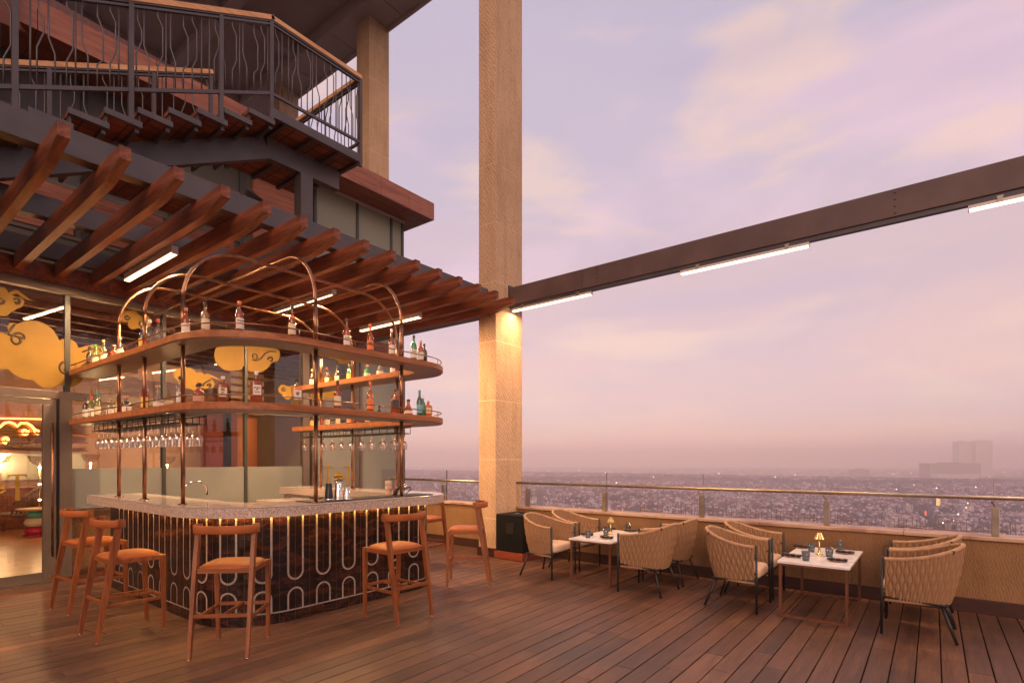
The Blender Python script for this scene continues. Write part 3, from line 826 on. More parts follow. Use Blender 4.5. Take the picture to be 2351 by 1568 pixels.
# railings
def bend(x, k, zb, zt, dx, dirv):
    """bent bar: straight, single kink or double kink"""
    H = zt - zb
    if k == 0: pr = [(0, 0), (0, 1)]
    elif k == 1: pr = [(0, 0), (0, .30), (1, .46), (1, .82), (.0, .92), (0, 1)]
    elif k == 2: pr = [(0, 0), (0, .36), (-1, .52), (-1, 1)]
    elif k == 3: pr = [(0, 0), (0, .28), (1, .36), (1, .72), (0, .84), (0, 1)]
    else: pr = [(-.6, 0), (-.6, .42), (.4, .6), (.4, .74), (-.4, .84), (-.4, 1)]
    return [Vector(x) + Vector(dirv) * (a * dx) + Vector((0, 0, zb + H * h)) for a, h in pr]
def railing(pa, pb, za, zb, nb, posts_, label=None, hr='x'):
    """pa,pb plan ends; za,zb base heights"""
    pa = Vector((*pa, 0)); pb = Vector((*pb, 0)); d = (pb - pa); L_ = d.length; dv = d / L_
    def at(s_, h): q_ = pa + d * s_; return (q_.x, q_.y, za + (zb - za) * s_ + h)
    rl = P_(MB().bar(at(0, .185), at(1, .185), .030, .036), 'railing', M['steel'], st, so_)
    P_(MB().bar(at(0, 1.05), at(1, 1.05), .036, .022), 'top_bar', M['steel'], rl, so_)
    P_(MB().bar(at(-.008, 1.128), at(1.008, 1.128), .062, .055), 'handrail', M['handrail'] if hr == 'x' else M['handrail_y'], rl, so_)
    mb2 = MB().bar(at(0, 1.086), at(1, 1.086), .046, .016); P_(mb2, 'rail_flat', M['steel'], rl, so_)
    for s_ in posts_:
        q_ = at(s_, -.16); q2 = at(s_, 1.08)
        P_(MB().bar(q_, q2, .045, .045, up=(1, 0, 0)), 'post', M['steel'], rl, so_)
    kinds = [1, 0, 0, 4, 2, 1, 0, 2, 3]
    for i in range(nb):
        s_ = (i + .5) / nb + rnd.uniform(-.12, .12) / nb
        if any(abs(s_ - p) * L_ < .035 for p in posts_): continue
        k = kinds[i % 9]
        base = pa + d * s_
        z0 = za + (zb - za) * s_
        P_(MB().tube(bend((base.x, base.y, 0), k, z0 + .19, z0 + 1.045, .048, dv), .0075, 6), 'baluster', M['steel'], rl, so_)
def fz(x): return LZ - SL * (LX0 - x)
xa = .22
railing((xa, Y0), (LX0, Y0), fz(xa), LZ, 38, [(p - xa) / (LX0 - xa) for p in (1.12, 2.02, 2.92)] + [1])
railing((LX0, Y0), (LX1, Y0), LZ, LZ, 15, [1])
railing((LX1, Y0), (LX1, Y1_ + .1), LZ, LZ, 20, [.98], hr='y')
railing((xa, Y1_), (LX0 - .04, Y1_), fz(xa), LZ, 24, [.45, .78, 1])
# timber-clad side of the next flight up
mb = MB(); a = Vector((.99, 7.95, 0)); c = Vector((6.28, 15.7, 0)); per = Vector((-.83, .56, 0)) * 1.5
def pt(v_, z): return (v_.x, v_.y, z)
za0, za1, zc0, zc1 = 6.25, 6.85, 11.2, 11.8
v_ = [pt(a, za0), pt(c, zc0), pt(c, zc1), pt(a, za1), pt(a + per, za0), pt(c + per, zc0), pt(c + per, zc1), pt(a + per, za1)]
mb.add(v_, [(0, 1, 2, 3), (3, 2, 6, 7), (4, 7, 6, 5), (0, 3, 7, 4), (1, 5, 6, 2), (0, 4, 5, 1)])
tag(mb.build('timber_canopy', M['clad']), 'sloping timber-clad canopy band behind the stair balusters at the top', 'canopy')
# high roof
rf = empty('high_roof', (3, 16, 13.2), 0, 'high dark-soffited roof with pale edge panels at the top of the photo', 'roof')
o0 = (3, 16, 13.2)
P_(MB().b2(-9, 8.7, 9.0, 27, 13.55, 13.9), 'soffit', M['roof'], rf, o0)
ed = MB()
for k in range(9): ed.b2(8.7, 9.5, 9.0 + k * 2 + .01, 11.0 + k * 2 - .01, 13.2, 13.6)
P_(ed, 'edge_panel', M['roof_edge'], rf, o0)
P_(MB().b2(9.502, 9.56, 9.0, 27, 13.12, 13.95).b2(8.6, 8.698, 9, 27, 13.2, 13.9), 'fascia', M['roof_edge'], rf, o0)
for X in (1.5, 4.0, 6.5): P_(MB().b2(X, X + .3, 9, 27, 13.25, 13.549), 'roof_beam', M['roof_edge'], rf, o0)
for Yr in (11.2, 14.6, 18.0, 21.4): P_(MB().b2(-9, 1.49, Yr, Yr + .25, 13.3, 13.549).b2(1.81, 3.99, Yr, Yr + .25, 13.3, 13.549).b2(4.31, 6.49, Yr, Yr + .25, 13.3, 13.549).b2(6.81, 8.59, Yr, Yr + .25, 13.3, 13.549), 'roof_beam', M['roof'], rf, o0)
P_(MB().tube([(-4, 12.6, 13.1), (2.2, 12.9, 13.1), (2.5, 13.3, 13.1)], .12, 12), 'duct', M['roof_edge'], rf, o0)
# ================================================================ BAR
def outline(ins, y0, y1, xa=2.03, xb=5.03, yf=4.69, ra=.85, rb=.60, nc=14, ns=10):
    ra = max(ra - ins, .03); rb = max(rb - ins, .03)
    x0, x1, y = xa + ins, xb - ins, yf + ins
    P = [(x0, y0 + (y + ra - y0) * i / ns) for i in range(ns)]
    P += [(x0 + ra - ra * math.cos(PI / 2 * i / nc), y + ra - ra * math.sin(PI / 2 * i / nc)) for i in range(nc + 1)]
    P += [(x0 + ra + (x1 - rb - x0 - ra) * i / ns, y) for i in range(1, ns)]
    P += [(x1 - rb + rb * math.sin(PI / 2 * i / nc), y + rb - rb * math.cos(PI / 2 * i / nc)) for i in range(nc + 1)]
    P += [(x1, y + rb + (y1 - y - rb) * i / ns) for i in range(1, ns + 1)]
    return P
def band(mb, ia, ib, y0, y1, z0, z1, y0b=None, y1b=None, bev=0):
    A = outline(ia, y0, y1); B = outline(ib, y0 if y0b is None else y0b, y1 if y1b is None else y1b); n = len(A)
    rows = [[(x, y, z0) for x, y in A], [(x, y, z1) for x, y in A], [(x, y, z1) for x, y in B], [(x, y, z0) for x, y in B]]
    if bev:
        A2 = outline(ia + bev, y0, y1)
        rows = [[(x, y, z0 + bev) for x, y in A], [(x, y, z1 - bev) for x, y in A], [(x, y, z1) for x, y in A2], rows[2], rows[3], [(x, y, z0) for x, y in A2]]
    m_ = len(rows); vs = [p for r_ in rows for p in r_]
    fs = []
    for a in range(m_):
        b_ = (a + 1) % m_
        for i in range(n - 1): fs.append((a * n + i, a * n + i + 1, b_ * n + i + 1, b_ * n + i))
    fs.append(tuple(a * n for a in range(m_))); fs.append(tuple(a * n + n - 1 for a in reversed(range(m_))))
    return mb.add(vs, fs)
class Path:
    def __init__(s, pts):
        s.p = [Vector((x, y, 0)) for x, y in pts]; s.c = [0]
        for a, b_ in zip(s.p[:-1], s.p[1:]): s.c.append(s.c[-1] + (b_ - a).length)
    def at(s, u):
        u = min(max(u, 0), s.c[-1] - 1e-6)
        for i in range(len(s.p) - 1):
            if s.c[i + 1] >= u:
                f = (u - s.c[i]) / (s.c[i + 1] - s.c[i]); return s.p[i].lerp(s.p[i + 1], f)
    def s_of(s, x, branch=None):
        """arc length of the path point seen at image column x (first crossing)"""
        k = (x - 1175.5) / 1245; last = None; out = []
        for i in range(len(s.p)):
            d = s.p[i].dot(F0); e = s.p[i].dot(R0) - k * d
            if last is not None and (last <= 0 < e or last > 0 >= e):
                out.append(s.c[i - 1] + (s.c[i] - s.c[i - 1]) * last / (last - e))
            last = e
        return out
BO = (3.5, 6, 0)
bar_ = empty('bar_counter', BO, 0, 'curved bar with speckled granite top and dark marble front inlaid with loops', 'bar counter')
mb = MB(); band(mb, -.01, .55, 8.05, 8.1, 1.03, 1.118)
P_(mb, 'counter_edge', M['granite'], bar_, BO)
mb = MB(); band(mb, -.01, .55, 8.05, 8.1, 1.1185, 1.13, bev=.006)
P_(mb, 'counter_top', M['granite_top'], bar_, BO)
mb = MB(); band(mb, .20, .27, 7.95, 8.05, .0, 1.029)
base_ = P_(mb, 'marble_front', M['marble'], bar_, BO)
bp = Path(outline(.197, 7.95, 8.05, nc=30, ns=20)); bp2 = Path(outline(.194, 7.95, 8.05, nc=30, ns=20))
def ribbon(mb, pts, w_, path):
    """pts in (s, z); flat strip laid on the bar front"""
    L_, R_ = [], []
    pv = [Vector(p) for p in pts]
    for i, p in enumerate(pv):
        d = (pv[min(i + 1, len(pv) - 1)] - pv[max(i - 1, 0)]).normalized(); n_ = Vector((-d.y, d.x)) * w_ / 2
        for lst, q_ in ((L_, p + n_), (R_, p - n_)):
            a = path.at(q_.x); lst.append((a.x, a.y, q_.y))
    k = len(pv); mb.add(L_ + R_, [(i, i + 1, k + i + 1, k + i) for i in range(k - 1)])
sref = bp.s_of(662.9)[-1] if bp.s_of(662.9) else 4.0
best = [u for u in bp.s_of(679) if bp.at(u).y < 5.2]
sref = best[0] - .075 if best else 4.3
inl = MB(); thin = MB()
k0 = int((sref - .1) / .303)
for k in range(-k0, 40):
    u = sref + k * .303
    if u < .05 or u + .15 > bp.c[-1] - .05: continue
    arc = [(u + .075 - .075 * math.cos(PI * i / 14), .475 - .075 * math.sin(PI * i / 14)) for i in range(15)]
    ribbon(inl, [(u, 1.02), (u, .75)] + arc + [(u + .15, .75), (u + .15, 1.02)], .019, bp)
    arc = [(u + .075 - .075 * math.cos(PI * i / 14), .24 + .075 * math.sin(PI * i / 14)) for i in range(15)]
    ribbon(inl, [(u, .115)] + arc + [(u + .15, .115)], .017, bp)
    for q_ in (u + .075, u + .2265): ribbon(thin, [(q_, .005), (q_, .4), (q_, 1.02)], .0025, bp2)
ns_ = 160
ribbon(inl, [(.02 + (bp.c[-1] - .05) * i / ns_, .108) for i in range(ns_ + 1)], .013, bp)
P_(inl, 'loop_inlay', M['inlay'], base_, BO); P_(thin, 'panel_joint', flat('panel_joint', (.10, .06, .045), .5), base_, BO)
led = flat('led_strip', (1, .6, .2), .5, emit=(1.0, .50, .12), es=70)
mb = MB(); band(mb, .165, .177, 7.9, 8.0, 1.021, 1.0285)
P_(mb, 'led_strip', led, bar_, BO)
P_(MB().b2(4.535, 4.552, 5.5, 8.05, .80, 1.029), 'back_face', M['granite'], bar_, BO)
P_(MB().b2(4.56, 4.60, 5.4, 8.05, .0, .80), 'back_wall', M['marble'], bar_, BO)
for x in (716, 737, 806, 825, 849):
    y = onX(x, 4.53); P_(MB().b2(4.522, 4.534, y - .05, y + .05, .94, 1.0, .003), 'socket', M['black'], bar_, BO)
tag(MB().b2(3.86, 4.50, 6.7, 7.59, .90, .985, .003).b2(3.9, 4.48, 6.75, 7.55, 0, .899).build('work_bench', M['granite_top']), 'low granite work bench inside the curved bar', 'counter')

# ---------------- overhead rack with copper arches
RO = (3.5, 6, 2.0)
rack = empty('bar_rack', RO, 0, 'two-tier curved timber bottle rack on copper posts with hooped copper arches', 'rack')
for z, nm in ((2.64, 'upper_shelf'), (2.0, 'lower_shelf')):
    mb = MB(); band(mb, .0, .36, 8.83, 8.05, z + .004, z + .07, bev=.004)
    sh = P_(mb, nm, M['shelf'], rack, RO)
    mb = MB(); band(mb, .012, .35, 8.82, 8.04, z - .003, z + .003)
    P_(mb, 'underside', M['shelf_under'], sh, RO)
    A = outline(.02, 8.80, 8.0, nc=16)
    mb = MB().tube([(x, y, z + .135) for x, y in A], .0065, 8)
    pth = Path(A); u = .15
    while u < pth.c[-1] - .1:
        q_ = pth.at(u); mb.tube([(q_.x, q_.y, z + .07), (q_.x, q_.y, z + .135)], .005, 6); u += .62
    P_(mb, 'gallery_rail', M['copper'], sh, RO)
posts_ = [(2.15, 5.616), (2.15, 6.59), (2.15, 7.37), (3.034, 4.80), (4.124, 4.80), (4.75, 5.616), (4.75, 6.59), (4.75, 7.37)]
for x, y in posts_:
    mb = MB().tube([(x, y, 1.131), (x, y, 2.0)], .019, 14).tube([(x, y, 2.07), (x, y, 2.64)], .019, 14).tube([(x, y, 2.71), (x, y, 3.09)], .019, 14)
    mb.lathe([(.042, 0), (.042, .006), (.022, .008)], (x, y, 1.131), 16); mb.lathe([(.022, -.008), (.04, -.002), (.04, 0)], (x, y, 1.996), 16); mb.lathe([(.022, -.008), (.04, -.002), (.04, 0)], (x, y, 2.636), 16)
    P_(mb, 'post', M['copper'], rack, RO)
ZT, RR = 3.63, .54
for y in (5.616, 6.59, 7.37):
    a = [(2.15 + RR - RR * math.cos(PI / 2 * i / 14), y, 3.09 + RR * math.sin(PI / 2 * i / 14)) for i in range(15)]
    b_ = [(4.75 - RR + RR * math.sin(PI / 2 * i / 14), y, 3.09 + RR * math.cos(PI / 2 * i / 14)) for i in range(15)]
    P_(MB().tube(a + b_, .016, 12), 'arch', M['copper'], rack, RO)
for x in (3.034, 4.124):
    a = [(x, 4.80 + RR - RR * math.cos(PI / 2 * i / 14), 3.09 + (RR + .03) * math.sin(PI / 2 * i / 14)) for i in range(15)]
    P_(MB().tube(a + [(x, facade_y(x) - .07, 3.66)], .016, 12), 'arch', M['copper'], rack, RO)

# ---------------- hanging racks and wine glasses
gm = MB().lathe([(.033, 0), (.031, -.003), (.006, -.008), (.0035, -.02), (.0035, -.085), (.010, -.096), (.031, -.112), (.042, -.135), (.0425, -.155), (.038, -.185), (.032, -.213)], (0, 0, 0), 18, capb=True)
wg = gm.build('wine_glass', M['wineglass'], fix=False)
tag(wg, 'x', 'wine glass'); gused = [False]
ORD = 'first second third fourth fifth sixth seventh eighth ninth tenth eleventh twelfth thirteenth fourteenth fifteenth'.split()
def glass_rack(x0, x1, ya, yb, rows, n, label, glabel, grp):
    c = ((x0 + x1) / 2, (ya + yb) / 2, 1.995)
    mb = MB()
    for x in (x0 - .05, x1 + .05):
        for z in (1.905, 1.985): mb.tube([(x, ya - .06, z), (x, yb + .06, z)], .006, 6)
        y = ya - .06
        while y <= yb + .07: mb.tube([(x, y, 1.905), (x, y, 1.995)], .0045, 6); y += .16
    y = ya - .06
    while y <= yb + .07: mb.tube([(x0 - .05, y, 1.905), (x1 + .05, y, 1.905)], .0045, 6); y += .16
    for r_ in range(rows):
        x = x0 + (x1 - x0) * r_ / max(1, rows - 1)
        for s_ in (-.022, .022): mb.b2(x + s_ - .008, x + s_ + .008, ya - .06, yb + .06, 1.897, 1.901)
    mb.v = [(a - c[0], b_ - c[1], z - c[2]) for a, b_, z in mb.v]
    o = mb.build('glass_hanger', M['black'], loc=c); tag(o, label, 'glass rack')
    for r_ in range(rows):
        for i in range(n):
            x = x0 + (x1 - x0) * r_ / max(1, rows - 1); y = ya + (yb - ya) * i / (n - 1)
            rn = (['outer', 'inner'] if rows == 2 else ['outer', 'middle', 'inner'])[r_]
            place(wg, gused, (x + rnd.uniform(-.004, .004), y + rnd.uniform(-.012, .012), 1.904), 0, f'clear hanging wine glass, {ORD[i]} from the near end of the {rn} row, {glabel}', grp)
glass_rack(2.16, 2.34, onX(420, 2.2), onX(236, 2.2), 3, 15, 'black metal glass hanger under the left arm of the lower shelf',
           'left arm', 'wine glasses hanging on the left')
glass_rack(4.70, 4.86, onX(918, 4.78), onX(712, 4.78), 2, 10, 'black metal glass hanger under the far arm of the lower shelf',
           'far arm', 'wine glasses hanging on the far side')

# ---------------- bottles
BM = {'amber': liquid('amber_spirit', (.66, .20, .03), .5), 'dark': liquid('dark_glass', (.06, .035, .02), .8), 'green': liquid('green_glass', (.05, .30, .10), .6),
      'clear': liquid('clear_spirit', (.86, .84, .82), .12), 'gold': liquid('pale_gold_spirit', (.86, .68, .30), .3), 'red': liquid('red_spirit', (.45, .03, .03), .6),
      'teal': liquid('teal_glass', (.04, .10, .10), .75), 'blue': liquid('navy_glass', (.015, .02, .06), .85), 'olive': liquid('olive_wine', (.45, .50, .15), .4), 'orange': liquid('orange_spirit', (.80, .30, .03), .45)}
CM = {k: flat('cap_' + k, c, .4) for k, c in dict(black=(.02, .02, .02), white=(.75, .72, .68), red=(.55, .03, .03), gold=(.6, .42, .14), orange=(.75, .16, .03), cork=(.50, .28, .14),
                                                  green=(.03, .30, .06), teal=(.03, .30, .34), copper=(.5, .22, .12), silver=(.6, .58, .56)).items()}
LM = {'white': M['label'], 'cream': flat('label_cream', (.68, .56, .36), .7), 'black': flat('label_black', (.03, .03, .03), .5), 'orange': flat('label_orange', (.75, .20, .05), .6),
      'yellow': flat('label_yellow', (.70, .48, .10), .6), 'red': flat('label_red', (.5, .04, .03), .6), 'blue': flat('label_blue', (.12, .40, .45), .6), 'peach': flat('label_peach', (.66, .36, .22), .6), 'none': None}
PROF = {'whisky': (.037, [(0, 0), (.94, 0), (1, .02), (1, .56), (.93, .63), (.55, .70), (.36, .75), (.36, .93), (.42, .935), (.42, .96)], .285),
        'tall': (.036, [(0, 0), (.9, 0), (1, .02), (.96, .35), (1, .52), (.80, .62), (.42, .72), (.34, .80), (.33, .95)], .31),
        'wine': (.036, [(0, 0), (.92, 0), (1, .02), (1, .58), (.8, .68), (.42, .76), (.36, .82), (.36, .97)], .30),
        'squat': (.050, [(0, 0), (.92, 0), (1, .03), (1, .48), (.8, .62), (.36, .72), (.30, .76), (.30, .92)], .20),
        'square': (.043, [(0, 0), (.96, 0), (1, .02), (1, .66), (.9, .70), (.36, .74), (.33, .78), (.33, .93)], .25),
        'bell': (.050, [(0, 0), (.8, 0), (1, .05), (.96, .30), (.55, .52), (.34, .66), (.30, .90)], .24)}
LABZ = {'whisky': (.12, .46), 'tall': (.10, .42), 'wine': (.12, .45), 'squat': (.10, .40), 'square': (.22, .56), 'bell': (.10, .26)}
def text_mesh(name, body, size, mat, parent, loc, bold=.0008):
    cu = bpy.data.curves.new(name, 'FONT'); cu.body = body; cu.size = size; cu.align_x = 'CENTER'; cu.align_y = 'CENTER'; cu.offset = bold; cu.extrude = .0004
    t = bpy.data.objects.new(name, cu); COL.objects.link(t)
    bpy.context.view_layer.update()
    me = bpy.data.meshes.new_from_object(t.evaluated_get(bpy.context.evaluated_depsgraph_get()))
    bpy.data.objects.remove(t); bpy.data.curves.remove(cu)
    me.materials.clear(); me.materials.append(mat)
    o = bpy.data.objects.new(name, me); COL.objects.link(o); o.parent = parent; o.location = loc; o.rotation_euler = (PI / 2, 0, 0)
    return o
ink = flat('label_ink', (.03, .025, .02), .7); ink_r = flat('label_ink_red', (.55, .05, .03), .7)
def bottle(loc, kind, liq, cap, lab, label, text=None, h=1.0, grp=None):
    r_, pr, H = PROF[kind]; H *= h
    # turn the label to the drinkers' side (towards the open deck)
    rz = math.atan2(loc[1], loc[0]) - PI / 2 + rnd.uniform(-.25, .25)
    ro = empty('bottle', loc, rz, label, 'bottle', grp)
    nseg = 4 if kind == 'square' else 18
    mb = MB()
    if kind == 'square':
        prof = [(p[0] * r_ * 1.18, p[1] * H) for p in pr]
        vs = []; n = 16; fs = []
        for rr, z in prof:
            q_ = 5 if rr > r_ * .6 else 2
            for k in range(n):
                a = 2 * PI * k / n + PI / n; c, s_ = math.cos(a), math.sin(a)
                f = (abs(c) ** q_ + abs(s_) ** q_) ** (-1 / q_); vs.append((rr * c * f * .95, rr * s_ * f * .7, z))
        for i in range(len(prof) - 1):
            for k in range(n): fs.append((i * n + k, i * n + (k + 1) % n, (i + 1) * n + (k + 1) % n, (i + 1) * n + k))
        mb.add(vs, fs, True)
    else: mb.lathe([(p[0] * r_, p[1] * H) for p in pr], (0, 0, 0), nseg)
    mb.build('glass_body', BM[liq], ro, fix=False)
    rc = .36 * r_ if kind not in ('square',) else .33 * r_
    z0 = pr[-1][1] * H; zc = .10 * H if cap not in ('cork',) else .07 * H
    MB().lathe([(rc * 1.12, -zc * .6), (rc * 1.18, -zc * .5), (rc * 1.18, zc * .55), (rc * 1.05, zc * .62), (0, zc * .62)], (0, 0, z0), 12).build('cap', CM[cap], ro)
    if LM[lab] is not None:
        a0, a1 = LABZ[kind]; a0 *= H; a1 *= H
        if kind == 'square':
            o = MB().b2(-r_ * .80, r_ * .80, -r_ * .845, -r_ * .83, a0, a1).build('label', LM[lab], ro); yy = -r_ * .85
        else:
            n = 9; vs = []; span = 1.15
            for z in (a0, a1):
                f = 1.02 if kind != 'bell' else (1.02 if z == a0 else .99)
                for k in range(n + 1):
                    a = -PI / 2 - span + 2 * span * k / n; vs.append((r_ * f * math.cos(a), r_ * f * math.sin(a), z))
            o = MB().add(vs, [(k, k + 1, n + 2 + k, n + 1 + k) for k in range(n)], True).build('label', LM[lab], ro, fix=False); yy = -r_ * 1.035
        if text:
            zz = a1 - (a1 - a0) * .25
            for j, (tx, sz, rd) in enumerate(text):
                text_mesh('lettering', tx, sz, ink_r if rd else ink, o, (0, yy, zz)); zz -= sz * 1.15
    return ro
pA = Path(outline(.13, 8.7, 7.95, nc=24, ns=24)); pB = Path(outline(.13, 8.7, 7.95, nc=24, ns=24))
def near(x): return pA.at(pA.s_of(x)[0]) if pA.s_of(x) else None
def onpath(x, far=False):
    c = pA.s_of(x)
    pts = [pA.at(u) for u in c]
    if far: pts = [p for p in pts if p.x > 4.7 and p.y > 5.2]
    else: pts = [p for p in pts if p.x < 4.7 or p.y < 5.3]
    return pts[0] if pts else None
def row(items, z, far, where):
    for x, kind, liq, cap, lab, desc, text, h in items:
        p = onpath(x, far)
        if p is None:
            p = Vector((4.9, onX(x, 4.9), 0)) if far else pA.at(pA.c[-1] * .5)
        bottle((p.x, p.y, z), kind, liq, cap, lab, desc + where, text, h)
U = ' on the upper shelf'; Lw = ' on the lower shelf'
row([(206, 'wine', 'dark', 'black', 'none', 'slim dark wine bottle, leftmost', None, .92), (219, 'wine', 'olive', 'green', 'cream', 'white wine bottle with green capsule beside the leftmost dark bottle', None, .9),
     (238, 'wine', 'olive', 'gold', 'white', 'pale wine bottle with gold capsule', None, .95), (262, 'squat', 'amber', 'cork', 'none', 'round amber bottle with a big wooden stopper', None, .95),
     (276, 'whisky', 'clear', 'silver', 'white', 'clear gin bottle under the first copper post', None, .85),
     (327, 'wine', 'blue', 'gold', 'yellow', 'navy bottle with gold wrap', None, 1), (344, 'tall', 'clear', 'white', 'none', 'frosty clear vodka bottle with white cap', None, .98), (363, 'whisky', 'clear', 'red', 'none', 'clear vodka bottle with bright red cap', None, .95),
     (427, 'whisky', 'amber', 'copper', 'white', 'amber whisky bottle behind the front copper post', [("Dewar's", .016, 0)], .95), (471, 'whisky', 'gold', 'black', 'cream', 'pale whisky bottle with black cap and cream label', None, 1),
     (550, 'whisky', 'amber', 'orange', 'white', 'amber whisky bottle at the middle of the curve', [("Dewar's", .017, 0), ('12', .012, 0)], 1.0),
     (671, 'tall', 'amber', 'black', 'cream', 'deep amber whisky bottle left of the tall copper post', None, 1), (796, 'tall', 'amber', 'black', 'white', 'reddish whisky bottle right of the tall copper post', [('Glenfiddich', .010, 0)], 1),
     (850, 'tall', 'orange', 'orange', 'orange', 'whisky bottle with orange label and orange cap', [('Glenmorangie', .008, 0), ('Original', .009, 0)], 1), (899, 'tall', 'amber', 'white', 'white', 'whisky bottle with long white neck seal', None, 1),
     (950, 'wine', 'green', 'black', 'white', 'dark green whisky bottle at the rounded end', [('Glenfiddich', .010, 0)], .98), (966, 'wine', 'amber', 'gold', 'white', 'amber bottle with gold capsule at the rounded end', None, .85), (974, 'wine', 'dark', 'black', 'none', 'dark bottle half hidden, rightmost', None, .75)], 2.711, False, U)
row([(716, 'wine', 'dark', 'gold', 'cream', 'dark wine bottle with foil neck, first', None, .95), (751, 'wine', 'dark', 'red', 'cream', 'slim red wine bottle with red capsule, second', None, .88), (774, 'wine', 'dark', 'black', 'cream', 'slim red wine bottle with black capsule, third', None, .9),
     (802, 'whisky', 'green', 'cork', 'yellow', 'dark olive bottle with yellow label, fourth', None, .9), (843.5, 'squat', 'green', 'copper', 'cream', 'bright green gin bottle', None, 1.05), (873, 'squat', 'clear', 'cork', 'cream', 'clear faceted gin bottle with paper tag', None, 1.05),
     (902, 'whisky', 'dark', 'black', 'white', 'dark bottle behind the copper posts', None, .9)], 2.711, True, ' on the far arm of the upper shelf')
row([(197, 'wine', 'dark', 'black', 'white', 'dark sparkling wine bottle, leftmost', None, .95), (209, 'wine', 'olive', 'red', 'white', 'white wine bottle with red capsule', None, .97), (225, 'wine', 'olive', 'teal', 'cream', 'pale wine bottle with dark teal capsule', None, 1.03),
     (253, 'squat', 'clear', 'cork', 'white', 'clear tequila bottle with bulb cork, left of the first post', None, 1.05), (271, 'whisky', 'gold', 'white', 'cream', 'golden bottle with white cap beside the first post', None, .85), (290, 'squat', 'dark', 'copper', 'white', 'dark round rum bottle with copper stopper', None, 1),
     (333, 'tall', 'red', 'gold', 'yellow', 'tall ruby red bottle with gold wrap', None, 1.12), (363, 'bell', 'clear', 'cork', 'white', 'clear bell-shaped tequila bottle with green cork', None, 1.05),
     (413, 'whisky', 'clear', 'black', 'white', 'clear vodka bottle in front of the copper post', [('HAKU', .016, 0)], .98), (456, 'squat', 'amber', 'black', 'peach', 'short amber whisky bottle with peach label', None, .92),
     (511.5, 'square', 'amber', 'silver', 'cream', 'square amber whisky bottle with cream brush-lettered label', [('明', .030, 0), ('石', .030, 0)], .98), (588.6, 'square', 'amber', 'white', 'white', 'bourbon bottle with white label and red seal', [('JIM BEAM', .014, 0), ('●', .022, 1), ('BOURBON', .010, 0)], 1.2),
     (681.5, 'square', 'gold', 'black', 'white', 'square pale gold whisky bottle with white label', [('TOKI', .016, 1), ('季', .03, 0)], 1.05), (775, 'whisky', 'amber', 'black', 'cream', 'amber whisky bottle with cream label right of the tall post', None, 1),
     (850, 'tall', 'orange', 'orange', 'orange', 'orange-labelled whisky bottle with orange neck', [('Glenmorangie', .008, 0)], 1.05), (907.5, 'square', 'amber', 'black', 'black', 'square whisky bottle with slanted black label beside the right post', None, 1.15),
     (937.6, 'bell', 'amber', 'black', 'white', 'small dark amber decanter right of the right post', None, .8), (963.4, 'wine', 'teal', 'teal', 'blue', 'black bottle with turquoise neck and label', None, 1), (971, 'wine', 'green', 'white', 'none', 'green bottle half hidden behind the turquoise one', None, .78),
     (983, 'square', 'orange', 'cork', 'cream', 'small square golden bottle with round stopper, rightmost', None, .80)], 2.071, False, Lw)
row([(717, 'wine', 'dark', 'black', 'yellow', 'dark bottle with yellow label, first', None, .8), (752, 'wine', 'dark', 'black', 'cream', 'dark wine bottle with tall cream label, second', None, .8), (776, 'wine', 'dark', 'red', 'cream', 'dark wine bottle with tall cream label, third', None, .82),
     (801, 'wine', 'dark', 'black', 'peach', 'dark bottle with peach label, fourth', None, .95), (843, 'whisky', 'gold', 'black', 'cream', 'pale gold bottle, fifth', None, .9), (871, 'whisky', 'teal', 'black', 'blue', 'dark bottle with turquoise label, sixth', None, .9), (902, 'whisky', 'amber', 'black', 'white', 'amber bottle behind the copper posts, last', None, .8)], 2.071, True, ' on the far arm of the lower shelf')

# ---------------- things on the counter
def top(x, y): p = unproj(x, y, 1.131); return (p.x, p.y, 1.131)
a, b_ = Vector(top(716, 1151.5)), Vector(top(925, 1133))
a = Vector((3.12, 4.86, 0)); b_ = Vector((4.60, 4.92, 0))
tag(MB().b2(3.0, 4.62, 4.80, 5.10, 1.1315, 1.140, .002).build('bar_mat', M['black']), 'long black rubber bar mat under the shakers', 'bar mat')
def shaker(x, y, h, r_, mat, label):
    p = top(x, y); o = empty('cocktail_shaker', (p[0], p[1], 1.141), 0, label, 'shaker')
    MB().lathe([(0, 0), (r_, 0), (r_, .012), (r_ * 1.0, .02), (r_ * .72, h), (r_ * .66, h + .003), (0, h - .004)], (0, 0, 0), 24, capb=False).build('tin', mat, o)
    MB().lathe([(r_ * 1.01, .0), (r_ * 1.03, .002), (r_ * 1.02, .014), (r_ * .98, .016)], (0, 0, 0), 24, capb=False).build('rim', M['chrome'], o)
shaker(755, 1150, .17, .042, flat('black_tin', (.03, .033, .036), .35, .6), 'matt black shaker tin upside down on the bar mat')
shaker(776.8, 1149, .18, .042, M['chrome'], 'polished steel shaker tin upside down on the bar mat')
shaker(797, 1148, .135, .044, M['wineglass'], 'clear mixing glass upside down beside the steel shaker')
p = top(892, 1139); o = empty('tiki_mug', (p[0], p[1], 1.141), 0, 'carved cream and brown totem mug on the bar', 'mug')
m, nt, b = newmat('glazed_mug'); n_ = noise(nt, coords(nt), 45, 3, .6, 2); r = ramp(nt, [(.42, (.45, .14, .04)), (.5, (.62, .42, .28)), (.62, (.72, .58, .44))]); nt.links.new(n_, r.inputs[0]); nt.links.new(r.outputs[0], b.inputs[0]); b.inputs['Roughness'].default_value = .3; bump(nt, b, n_, .8, .01)
MB().lathe([(0, 0), (.036, 0), (.039, .01), (.036, .05), (.033, .056), (.039, .062), (.038, .105), (.033, .112), (.039, .118), (.040, .165), (.036, .17), (.034, .165), (.032, .13), (0, .128)], (0, 0, 0), 26, capb=False).build('cup', m, o)
